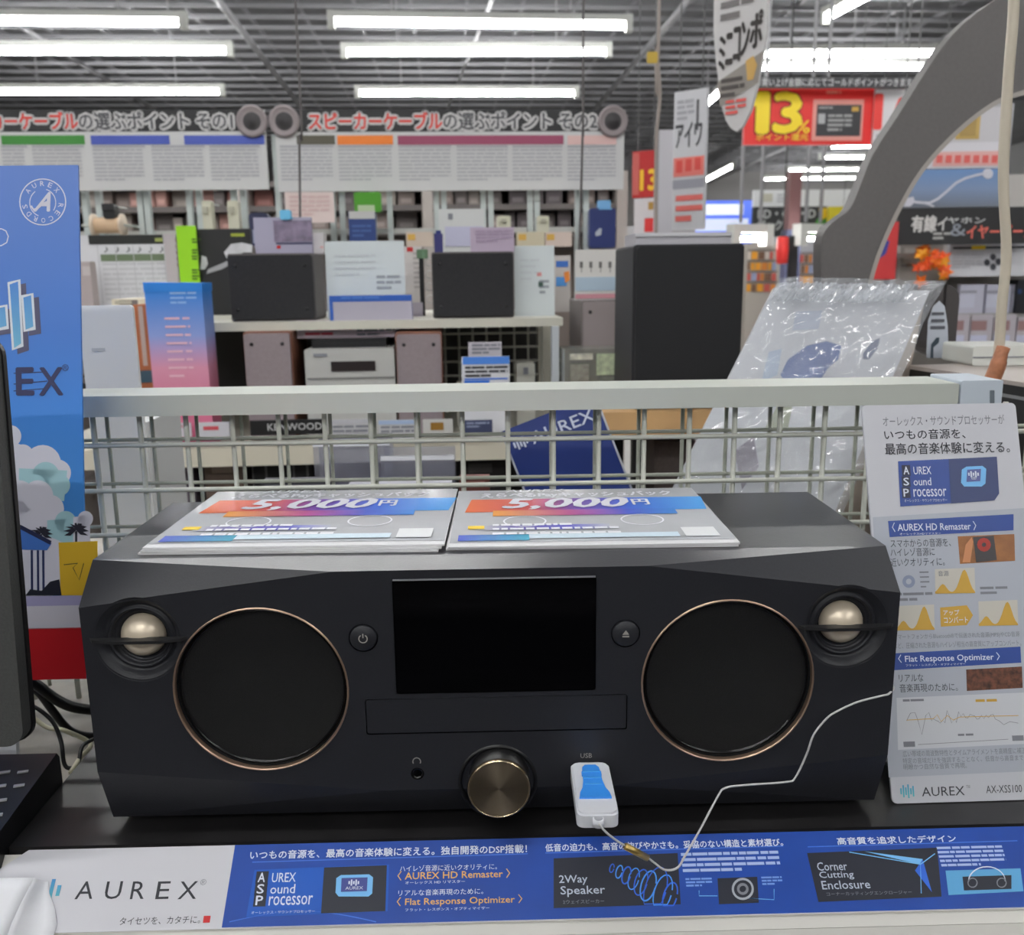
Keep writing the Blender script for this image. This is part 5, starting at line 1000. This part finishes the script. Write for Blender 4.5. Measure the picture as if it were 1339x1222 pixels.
arch = obj('arch_panel', fm, M((98, 95, 94), 0.55, noise=0.05, nscale=200)); arch.matrix_world = af; tag(arch, 'big dark grey curved arch display standing above the plastic bag', 'arch')
edge_i = [(v.x, v.y) for v in I_]
obj('edge_band', ribbon(edge_i, 0.006, -0.001), M((164, 158, 152), 0.5), arch)
ct = empty('counter', 'grey counter under the arch at the right', 'counter', Vector((0.92, 1.28, 0)), 0.0)
obj('top', MB().box(-0.50, 0.55, -0.06, 0.4, zdk - 0.03, zdk), M((170, 168, 164), 0.5), ct); obj('body', MB().box(-0.48, 0.52, -0.03, 0.38, 0, zdk - 0.03), M((140, 138, 136), 0.6), ct)
wc = cable('hanging_cable', [at(1326, -30, 0.80), at(1325, 20, 0.80), at(1318, 110, 0.80), at(1312, 230, 0.80), at(1316, 330, 0.80), at(1310, 400, 0.80), at(1306, 460, 0.80), at(1301, 490, 0.80), at(1300, 530, 0.80), at(1302, 700, 0.80), atz(1302, 780, DK + 0.004)], 0.0042, M((206, 196, 178), 0.5), 'pale beige cable hanging down beside the arch with a copper wrap')
up = at(1326, -30, 0.80); obj('upper_run', MB().tube([up, Vector((up.x + 0.01, up.y, 4.3))], 0.0042), M((206, 196, 178), 0.5), wc)
obj('copper_wrap', MB().tube(smooth_path([at(1312, 454, 0.795), at(1308, 466, 0.794), at(1304, 480, 0.794), at(1297, 497, 0.795)], 4), [0.0058] * 6 + [0.0066] * 7, 8), M((176, 116, 84), 0.5, noise=0.2, nscale=200), wc)
P1 = at(1190, 478, 1.0); Q1 = atz(1348, 502, P1.z); dx = (Q1 - P1); Lx = dx.length; ya = math.atan2(dx.y, dx.x)
dev = empty('black_device', 'black box device with a flat grey top beside the hanging cable', 'device', Vector((P1.x, P1.y, DK + 0.0005)), ya)
hd = P1.z - DK
obj('body', MB().rbox(0, Lx + 0.1, 0, 0.22, 0, hd - 0.004, 0.002), M((24, 23, 22), 0.4), dev); obj('top_plate', MB().box(-0.001, Lx + 0.101, -0.001, 0.221, hd - 0.004, hd), M((168, 158, 152), 0.4), dev)
obj('trim_line', MB().box(0.02, Lx, -0.0015, 0, hd - 0.016, hd - 0.013), M((150, 150, 150), 0.3, 0.6), dev)
wsl = Panel('white_slab', 'white flat slab lying on the grey topped black device', 'slab', (1266, 452, 1360, 474), 0.98, 0.07, M((214, 216, 210), 0.3), yaw=0.0, zb=P1.z + 0.001, r=0.003); obj('seam', MB().box(wsl.x0, wsl.x1, -0.0006, 0, wsl.h * 0.4, wsl.h * 0.46), GREYINK, wsl.o)
hs_ = Panel('black_rest', 'black round-topped box with a pale printed front on the black device', 'box', (1208, 371, 1246, 471), 1.07, 0.05, M((64, 60, 60), 0.5), yaw=-0.1, zb=P1.z + 0.001, r=0.018)
hs_.poly('pale_print', [(1211, 468), (1213, 420), (1220, 400), (1228, 393), (1235, 400), (1239, 425), (1240, 468)], M((190, 196, 206), 0.5), 1)
for i, y in enumerate((408, 417, 426)): hs_.rect('dark_bar', 1216 + (2 - i), y, 1234 + i * 0.6, y + 4, M((90, 92, 100), 0.5), 2)
hs_.poly('dark_shape', [(1216, 468), (1217, 450), (1224, 441), (1228, 441), (1227, 448), (1220, 454), (1220, 468)], M((60, 74, 84), 0.5), 2)
nvb = Panel('navy_box', 'navy box low behind the grid under the plastic bag', 'box', (1092, 562, 1124, 640), 1.0, 0.06, M((30, 66, 140), 0.5), yaw=SY, zb=DK + 0.0005, r=0.002); nvb.rect('label', 1097, 580, 1118, 600, M((60, 96, 170), 0.5))
cc = empty('cable_coil', 'ivory coil of cable lying low behind the grid near the card', 'cable', atz(1112, 690, DK + 0.004), 0)
obj('coil', MB().tube([(0.035 * math.cos(t * 0.5), 0.028 * math.sin(t * 0.5) , 0.006 * (t / 12) + 0.03) for t in range(39)], 0.005), M((206, 200, 176), 0.5), cc)
obj('hub', MB().lathe([(0.03, 0.0), (0.032, 0.02), (0.022, 0.045), (0.0, 0.046)], (0, 0, 0), 20, 'z'), M((196, 192, 172), 0.5), cc)

# ================================================================== FAR RIGHT: SIGNS, EARPHONE AISLE, DISTANT STORE
def wires(p, xs, z1=4.3):
    wz = p.fr.translation.z
    for f in xs: obj('hanging_wire', MB().box(p.x0 + (p.x1 - p.x0) * f - 0.0015, p.x0 + (p.x1 - p.x0) * f + 0.0015, 0.0, 0.003, p.h, z1 - wz), M((90, 90, 92), 0.5), p.o)
# red point sign
r13 = Panel('point_sign', 'red sign with a big yellow 13 percent and a black card', 'sign', (974, 116, 1141, 189), 5.0, 0.03, M((220, 30, 26), 0.45), yaw=BY, eps=0.003, group='hanging red and yellow point signs'); wires(r13, (0.1, 0.9))
[r13.text(c_, a_, 122, b_, 173, M((250, 214, 30), 0.45), 1, 0.045, outline=(M((120, 20, 16), 0.5), 0.075)) for c_, a_, b_ in (('1', 990, 1004), ('3', 1012, 1047))]; r13.rect('digit_flag', 984, 129, 998, 139, M((250, 214, 30), 0.45), 2.5); r13.text('%', 1040, 158, 1058, 174, M((250, 214, 30), 0.45), 3, 0.02); r13.text('ポイント還元', 988, 175, 1056, 184, M((246, 206, 60), 0.5), 3, 0.02)
r13.rect('pale_frame', 1062, 130, 1128, 184, M((226, 150, 140), 0.5), 1); r13.rect('black_card', 1067, 137, 1125, 178, M((42, 42, 46), 0.4), 2); r13.rect('card_logo', 1113, 140, 1122, 146, M((190, 150, 60), 0.5), 3); r13.dashes(1070, 140, 1100, 144, 1, M((150, 150, 150), 0.5), 3); r13.rect('card_print', 1069, 149, 1078, 162, M((170, 170, 172), 0.5), 3); r13.dashes(1082, 150, 1112, 174, 4, M((150, 150, 150), 0.5), 3); r13.dashes(1080, 119, 1112, 126, 1, M((240, 130, 110), 0.5), 2)
wt13 = Panel('header_sign', 'narrow white lettered strip above the red 13 percent sign', 'sign', (985, 101, 1195, 115), 4.9, 0.02, M((52, 52, 56), 0.5), yaw=BY, eps=0.003); wt13.text('お買い上げ金額に応じてゴールドポイントがつきます', 988, 102, 1192, 113, M((190, 190, 192), 0.5), 1, 0.02); wires(wt13, (0.05, 0.95))
r10 = Panel('point_sign', 'white sign with a big red 10 beside the red 13 sign', 'sign', (1142, 117, 1240, 230), 5.02, 0.03, M((214, 212, 214), 0.5), yaw=BY, eps=0.003, group='hanging red and yellow point signs'); r10.text('10', 1144, 124, 1206, 168, M((224, 60, 54), 0.5), 1, 0.05); r10.dashes(1146, 176, 1236, 225, 5, GREYINK, 1); wires(r10, (0.1, 0.9))
r1 = Panel('point_sign', 'small dark red sign with a yellow 1 beside the hanging white sign', 'sign', (827, 197, 861, 258), 3.4, 0.02, M((176, 30, 30), 0.5), yaw=-0.5, eps=0.002, group='hanging red and yellow point signs'); r1.text('13', 838, 222, 859, 248, M((236, 186, 40), 0.5), 1, 0.05); r1.rect('white_strip', 827, 200, 836, 255, M((190, 90, 84), 0.5), 1); wires(r1, (0.2, 0.8))
pr_ = Panel('price_board', 'white board with red panels below the small dark red sign', 'sign', (829, 259, 862, 306), 3.4, 0.01, M((206, 200, 202), 0.5), yaw=-0.5, eps=0.002); pr_.rect('red_panel', 843, 285, 857, 303, M((214, 50, 50), 0.5)); pr_.rect('gold_mark', 848, 264, 856, 274, M((170, 130, 60), 0.5)); wires(pr_, (0.3,), r1.fr.translation.z - pr_.fr.translation.z + pr_.fr.translation.z)
# hanging oval tag
of = frame(at(970, 120, 1.9), -0.75)
oq = lambda x, y: on(of, x, y)
ovp = [(934, -60), (933, 40), (936, 80), (940, 112), (944, 140), (949, 158), (956, 168), (963, 172), (971, 165), (981, 145), (990, 112), (997, 75), (1002, 40), (1004, -60)]
ov = obj('hanging_tag', MB().prism([oq(*p) for p in ovp][::-1], 0, 0.008), M((206, 204, 204), 0.5)); ov.matrix_world = of; tag(ov, 'white hanging tag with a rounded point reading mini compo', 'sign')
OV = OnFrame(ov, of, -9, 9, 9, 0.0015)
for c, x0, y0, x1, y1 in (('ミ', 941, 48, 948, 92), ('ニ', 950, 44, 958, 84), ('コ', 960, 36, 968, 80), ('ン', 970, 28, 980, 72), ('ポ', 982, 14, 997, 62)): OV.text(c, x0, y0, x1, y1, M((56, 52, 50), 0.5), 1, 0.03)
OV.dashes(943, 4, 985, 26, 2, M((120, 116, 116), 0.5), 1)
OV.poly('dark_band', [(938, 108), (999, 66), (992, 108), (942, 140)], M((150, 144, 138), 0.5), 1); OV.poly('gold_print', [(976, 80), (986, 73), (991, 85), (986, 104), (978, 106)], M((206, 166, 96), 0.5), 2); OV.dashes(944, 104, 974, 128, 3, M((86, 80, 78), 0.5), 2); OV.dashes(950, 132, 976, 150, 3, M((224, 96, 90), 0.5), 2)
obj('hanging_wire', MB().tube([(oq(968, -60)[0], 0.004, oq(968, -60)[1]), (oq(968, -60)[0], 0.004, 4.3 - of.translation.z)], 0.002), M((120, 120, 122), 0.5), ov)
# hanging white product sign
hw_ = Panel('product_sign', 'white hanging sign with black writing over a red printed block', 'sign', (880, 118, 922, 300), 2.6, 0.012, M((204, 204, 208), 0.5), yaw=-0.7, eps=0.0015); hw_.text('アイワ', 884, 160, 918, 192, M((70, 70, 74), 0.5), 1, 0.02); hw_.rect('black_stroke', 911, 130, 914, 170, M((80, 80, 84), 0.5)); hw_.dashes(886, 132, 908, 158, 4, M((170, 170, 176), 0.5), 1)
hw_.rect('red_block', 881, 205, 921, 230, M((228, 130, 122), 0.5)); [hw_.rect('red_stroke', 885 + i * 12, 210 - i * 2, 893 + i * 12, 226 - i * 2, M((222, 84, 76), 0.5), 2) for i in range(3)]; hw_.rect('dark_strip', 880, 234, 922, 246, M((150, 150, 160), 0.5)); hw_.dashes(884, 256, 918, 294, 3, M((222, 110, 104), 0.5), 1); wires(hw_, (0.15, 0.85))
zc3 = at(868, 170, 3.0).z; pc = obj('store_column', MB().box(-0.025, 0.025, 0, 0.05, 0, zc3), M((186, 184, 190), 0.6)); pc.matrix_world = frame(Vector((at(870, 240, 3.0).x, 3.0, 0)), BY); tag(pc, 'slim pale column left of the hanging white product sign', 'column')
obj('joint', MB().box(-0.027, -0.022, -0.002, 0.01, 0, zc3), M((150, 148, 150), 0.6), pc)
# wires hanging in front of the guide boards
for (x0, y0), (x1, y1), Y, lab in (((384, -40), (386, 300), 1.75, 'thin dark cord hanging in front of the gap between the guide boards'), ((763, -40), (755, 300), 1.75, 'thin dark cord hanging in front of the second guide board')):
    a, b = at(x0, y0, Y), at(x1, y1, Y); b.z = ZU if x0 < 700 else s5.top; d = cable('drop_cable', [Vector((a.x, a.y, 4.3)), a, (a + b) / 2 + Vector((0.004, 0, 0)), b], 0.0022, M((86, 82, 82), 0.5), lab); d['group'] = 'cords hanging from the ceiling'
cable('drop_cable', [Vector((at(855, -40, 2.2).x, 2.2, 4.3)), at(862, 0, 2.2), at(858, 60, 2.2), at(863, 120, 2.2), at(858, 190, 2.2), at(858, 320, 2.2)], 0.004, M((150, 140, 134), 0.5), 'pale brown cord with a yellow tag hanging by the column')['group'] = 'cords hanging from the ceiling'
yt = obj('cord_tag', MB().rbox(-0.012, 0.012, 0, 0.004, -0.012, 0.012, 0.004), M((190, 160, 60), 0.5)); yt.location = at(853, 75, 2.19); tag(yt, 'small yellow tag clipped on the pale brown cord', 'tag')
# round lamp
# earphone aisle
EY = 3.0
ef = frame(Vector((0, EY, 0)), -0.02); eq = lambda x, y: on(ef, x, y)
ea = empty('earphone_gondola', 'white pegboard gondola of packaged earphones at the right', 'shelf unit', Vector((eq(1300, 400)[0], EY, 0)), -0.02)
ex_ = ea.location.x
X0, X1 = eq(1150, 380)[0] - ex_, eq(1480, 380)[0] - ex_
obj('back_panel', MB().box(X0, X1, 0.12, 0.15, 0, eq(1300, 222)[1]), M((186, 182, 178), 0.6), ea)
for y in (408, 452, 330): obj('shelf', MB().box(X0, X1, -0.10, 0.12, eq(1300, y)[1] - 0.012, eq(1300, y)[1]), M((150, 148, 146), 0.5), ea)
obj('base', MB().box(X0, X1, -0.2, 0.12, 0, 0.2), M((150, 148, 146), 0.5), ea)
for px in (1162, 1186): obj('upright', MB().box(eq(px, 340)[0] - ex_ - 0.02, eq(px, 340)[0] - ex_ + 0.02, 0.05, 0.12, 0, eq(px, 270)[1]), M((170, 170, 168), 0.5), ea)
def ep(name, label, cat, rect, mat, dy=-0.12, t=0.02, group=None, r=0.0, zb=None): return Panel(name, label, cat, rect, EY + dy, t, mat, yaw=-0.02, eps=0.0015, group=group, r=r, zb=zb)
ib = ep('info_board', 'white information board with four dark ear tips and a black line', 'sign', (1241, 317, 1360, 361), M((206, 206, 212), 0.5)); ib.rect('black_line', 1246, 322, 1352, 325, INK); ib.rect('yellow_mark', 1270, 321, 1288, 326, YELLOW, 2); ib.dashes(1246, 332, 1284, 352, 5, M((186, 186, 192), 0.5), 1)
for cx, cy in ((1298, 336), (1305, 342), (1290, 343), (1298, 349)): ib.poly('ear_tip', [(cx + 4 * math.cos(t), cy + 4.5 * math.sin(t)) for t in [2 * PI * k / 12 for k in range(12)]], M((60, 62, 70), 0.5), 2)
hb = ep('aisle_sign', 'black aisle sign with white and red earphone lettering', 'sign', (1173, 271, 1365, 319), M((34, 34, 36), 0.5), dy=-0.2)
hb.text('有線', 1192, 282, 1224, 303, M((210, 208, 206), 0.5), 1, 0.04); hb.text('イ', 1226, 284, 1238, 301, M((210, 208, 206), 0.5), 1, 0.03); hb.text('ヤホン', 1239, 284, 1288, 292, M((206, 206, 206), 0.5), 1, 0.03); hb.text('＆', 1243, 293, 1262, 308, M((150, 156, 166), 0.5), 1, 0.03); hb.text('イヤーピース', 1264, 294, 1352, 311, M((226, 110, 96), 0.5), 1, 0.03); hb.dashes(1220, 304, 1242, 315, 2, M((180, 178, 176), 0.5), 1)
bpn = ep('earphone_poster', 'blue grey poster showing white wired earphones above the aisle sign', 'poster', (1182, 221, 1309, 271), G([(0, (110, 116, 126)), (0.4, (126, 146, 180)), (1, (96, 140, 196))], 'Z', 0.0, 0.13), dy=-0.2); WP = M((206, 206, 216), 0.5)
bpn.line('earphone_cord', [(1196, 264), (1206, 265), (1216, 265), (1226, 260), (1238, 250), (1250, 239), (1262, 233), (1276, 229), (1286, 227)], 0.007, WP, 1); bpn.line('earphone_cord', [(1206, 265), (1214, 267), (1221, 270)], 0.005, WP, 1)
bpn.poly('earbud', [(1291 + 7 * math.cos(t), 227 + 7 * math.sin(t)) for t in [2 * PI * k / 14 for k in range(14)]], WP, 2); bpn.poly('earbud', [(1181, 270), (1186, 259), (1194, 257), (1196, 264), (1190, 270)], WP, 2)
wr_ = ep('price_banner', 'white banner with a row of pale red letters above the earphone poster', 'sign', (1208, 186, 1312, 220), M((216, 214, 220), 0.5), dy=-0.2); wr_.rect('pink_band', 1220, 198, 1311, 217, M((228, 176, 172), 0.5)); [wr_.rect('red_stroke', 1224 + i * 12, 203, 1232 + i * 12, 213, M((222, 100, 94), 0.5), 2) or wr_.rect('pale_gap', 1226 + i * 12, 206, 1230 + i * 12, 208, M((228, 176, 172), 0.5), 3) for i in range(7)]
gfm = ep('gold_frame', 'white card with a gold framed emblem above the price banner', 'sign', (1246, 140, 1312, 186), M((200, 198, 202), 0.5), dy=-0.2); gfm.rect('gold_square', 1250, 150, 1281, 182, M((196, 166, 96), 0.5)); gfm.rect('inner_square', 1255, 155, 1276, 178, M((170, 142, 80), 0.5), 2)
tall = ep('sign_backer', 'tall white frame behind the earphone signs', 'frame', (1178, 136, 1320, 271), M((176, 174, 178), 0.6), dy=-0.17, t=0.01); wires(tall, (0.1, 0.9))
for i in range(5):
    x0 = 1246 + i * 34; q = ep('earphone_pack', 'white earphone pack with a clear window on the upper shelf', 'pack', (x0, 372, x0 + 31, 408), M((190, 190, 206), 0.4), dy=-0.09, group='earphone packs on the upper shelf', zb=eq(1300, 408)[1]); q.rect('window', x0 + 3, 385, x0 + 28, 402, M((204, 206, 222), 0.2), 1); q.rect('dark_strip', x0, 380, x0 + 31, 383, M((150, 150, 164), 0.5), 1)
for i in range(6):
    x0 = 1232 + i * 30; q = ep('earphone_pack', 'white earphone pack with a pinkish band on the lower shelf', 'pack', (x0, 411, x0 + 28, 452), M((184, 178, 186), 0.4), dy=-0.10, group='earphone packs on the lower shelf', zb=eq(1300, 452)[1]); q.rect('pink_band', x0, 419, x0 + 28, 432, M((150, 118, 118), 0.5), 1); q.rect('pale_band', x0, 438, x0 + 28, 448, M((196, 198, 220), 0.4), 1)
cs = ep('camera_box', 'black device box beside the earphone packs by the hanging cable', 'box', (1320, 366, 1360, 408), M((26, 28, 34), 0.4), dy=-0.11, t=0.08, zb=eq(1300, 408)[1]); cs.rect('blue_mark', 1328, 378, 1336, 384, M((50, 70, 110), 0.3), 1)  # black box with a small blue patch
# orange maple leaf spray
mlp = empty('maple_spray', 'spray of bright orange and yellow artificial maple leaves', 'decoration', Vector((at(1217, 346, 2.82).x, 2.82, eq(1217, 330)[1])), 0)
random.seed(4); zc = at(1217, 346, 2.82).z - eq(1217, 330)[1]
leafcols = (M((250, 120, 20), 0.5), M((252, 160, 24), 0.5), M((240, 92, 36), 0.5))
for i in range(26):
    a = random.uniform(0, 2 * PI); rr = random.uniform(0, 1) ** 0.6; cx, cz = 0.048 * rr * math.cos(a), zc + 0.055 * rr * math.sin(a); s = random.uniform(0.016, 0.026); ro = random.uniform(0, 2 * PI); yy = random.uniform(-0.03, 0.03)
    P5 = []
    for k_ in range(10): rad = s if k_ % 2 == 0 else s * 0.5; P5.append((cx + rad * math.cos(ro + k_ * PI / 5), yy + 0.006 * math.sin(k_ + i), cz + rad * math.sin(ro + k_ * PI / 5)))
    obj('leaf', MB().add(P5 + [(cx, yy - 0.004, cz)], [(k_, (k_ + 1) % 10, 10) for k_ in range(10)]), leafcols[i % 3], mlp)
obj('stem', MB().tube([(0, 0.02, zc), (0, 0.06, zc), (0, 0.18 + 0.1, zc)], 0.004), M((110, 80, 50), 0.6), mlp)
gk = ep('grey_packs', 'grey pegboard card left of the orange leaves', 'card', (1176, 320, 1232, 372), M((170, 166, 160), 0.6), dy=-0.02); gk.rect('pale_card', 1182, 324, 1204, 345, M((200, 196, 190), 0.5)); gk.rect('dark_line', 1178, 346, 1230, 348, M((120, 116, 112), 0.5))  # card with a pale patch and a darker line
rb_ = ep('red_blue_sign', 'red sign with a blue diamond behind the arch edge', 'sign', (1138, 290, 1173, 365), M((206, 54, 56), 0.5), dy=-0.3); rb_.poly('blue_diamond', [(1150, 336), (1158, 312), (1163, 316), (1158, 332), (1150, 338)], M((60, 66, 150), 0.5)); wires(rb_, (0.9,))
# distant store
def far(name, label, cat, rect, Y, t, mat, **k): return Panel(name, label, cat, rect, Y, t, mat, yaw=BY, eps=0.006, **k)
scn = far('blue_screen', 'glowing blue and white display screen far behind the black speaker', 'screen', (902, 262, 984, 332), 9.0, 0.1, M((90, 120, 230), 0.4, emit=0.55)); scn.rect('white_words', 905, 267, 972, 281, M((230, 236, 250), 0.4, emit=0.6), 1); scn.rect('white_words', 905, 286, 978, 302, M((210, 220, 250), 0.4, emit=0.5), 1); obj('stand', MB().box(-0.05, 0.05, 0.1, 0.2, -scn.fr.translation.z, 0.1), DARKM, scn.o)
bd = far('media_sign', 'black sign reading BD, CD and DVD above the far aisle', 'sign', (985, 270, 1080, 309), 8.0, 0.05, M((36, 38, 38), 0.5)); bd.text('BD・CD・D', 991, 274, 1066, 285, M((170, 172, 170), 0.5), 1, 0.05); bd.text('ボックス', 990, 288, 1034, 301, M((160, 162, 160), 0.5), 1, 0.05); bd.poly('green_print', [(1058, 308), (1068, 286), (1080, 280), (1080, 308)], M((60, 130, 50), 0.5), 2); bd.poly('yellow_print', [(1070, 290), (1070, 272), (1080, 272), (1080, 284)], M((226, 190, 30), 0.5), 3); wires(bd, (0.1, 0.9))
yb = far('yellow_sign', 'yellow and green sign end next to the black media sign', 'sign', (1084, 270, 1120, 309), 7.9, 0.05, M((206, 190, 40), 0.5)); yb.poly('green_print', [(1082, 308), (1082, 292), (1108, 280), (1108, 308)], M((110, 150, 50), 0.5)); wires(yb, (0.5,))
wh = far('white_header', 'white header board above the black media sign', 'sign', (986, 248, 1118, 270), 8.3, 0.05, M((226, 228, 228), 0.5)); wh.rect('cream_square', 994, 253, 1010, 264, M((196, 194, 176), 0.5)); wh.dashes(1016, 254, 1036, 266, 3, M((186, 188, 190), 0.5), 1); wires(wh, (0.1, 0.9))  # plain white board without emission
cl = obj('store_column', MB().box(-0.04, 0.04, 0, 0.08, 0, at(1041, 224, 6.5).z), M((120, 84, 84), 0.6)); cl.matrix_world = frame(Vector((at(1041, 240, 6.5).x, 6.5, 0)), BY); tag(cl, 'dull red brown column in front of the media sign', 'column'); obj('blue_foot', MB().box(-0.05, 0.05, -0.01, 0.1, 0, at(1041, 300, 6.5).z), M((84, 88, 120), 0.6), cl)
ln = empty('red_lantern', 'bright red paper lantern in the far aisle', 'lantern', at(1023, 327, 6.0), 0); obj('shade', MB().lathe([(0.02, -0.085), (0.035, -0.08), (0.04, 0), (0.035, 0.08), (0.02, 0.085)], (0, 0, 0), 16, 'z'), M((240, 60, 56), 0.5), ln); obj('cap', MB().lathe([(0, 0.09), (0.025, 0.09), (0.025, 0.08), (0, 0.08)], (0, 0, 0), 12, 'z'), BLACK, ln); obj('cord', MB().tube([(0, 0, 0.085), (0, 0, 4.3 - at(1023, 327, 6.0).z)], 0.004), BLACK, ln)
bp_ = far('black_post_sign', 'tall black post sign beside the red lantern', 'post', (1028, 308, 1037, 372), 6.2, 0.06, M((34, 32, 34), 0.5), zb=0.0); bp_.rect('edge', 1028, 312, 1030, 366, DARKM)
for i, (x0, y0, x1, c, lab) in enumerate(((972, 318, 1016, (176, 170, 160), 'pale stocked gondola far behind the large speaker'), (1040, 322, 1076, (170, 170, 176), 'pale stocked gondola far behind the grey arch'), (862, 300, 905, (160, 158, 160), 'grey gondola far behind the tray on the speaker'))):
    zt0 = at(x0, y0, 7).z; p = far('far_gondola', lab, 'shelf unit', (x0, y0, x1, 380), 7.0 + i * 0.1, 0.5, M(c, 0.6), zb=0.0)
    for k_ in range(4): p.rect('shelf_row', x0, y0 + 8 + k_ * 14, x1, y0 + 10 + k_ * 14, M((110, 104, 100), 0.6), 1)
    random.seed(30 + i)
    for k_ in range(4):
        px = x0 + 1
        while px < x1 - 5:
            w_ = random.randint(4, 8); cc_ = random.choice(((230, 160, 50), (206, 130, 60), (210, 200, 190), (190, 90, 80), (150, 160, 190), (120, 90, 70)))
            p.rect('packet', px, y0 + 11 + k_ * 14, px + w_, y0 + 21 + k_ * 14, M(cc_, 0.5), 2); px += w_ + 1
light(at(959, 312, 6.2), at(1002, 311, 6.3), 'short bright tube light in the far aisle under the media sign', 'fluorescent aisle lights', 0.016); light(at(1046, 311, 6.2), at(1078, 311, 6.3), 'short greenish tube light in the far aisle behind the arch', 'fluorescent aisle lights', 0.013)
for i, (X, Y, w_, h_, c, lab) in enumerate(((3.4, 12.0, 5.0, 1.9, (170, 168, 170), 'long pale gondola across the far right of the store'), (-4.6, 9.0, 5.0, 1.7, (150, 146, 146), 'long grey gondola across the far left of the store'))):
    o = empty('far_gondola', lab, 'shelf unit', Vector((X, Y, 0)), BY); obj('back_panel', MB().box(-w_ / 2, w_ / 2, 0.3, 0.34, 0, h_), M(c, 0.6), o); obj('base', MB().box(-w_ / 2, w_ / 2, 0, 0.6, 0, 0.15), M(c, 0.6), o)
    for k_ in range(5): obj('shelf', MB().box(-w_ / 2, w_ / 2, -0.02, 0.3, 0.35 + k_ * 0.3, 0.37 + k_ * 0.3), M((120, 118, 116), 0.6), o)

build_text()
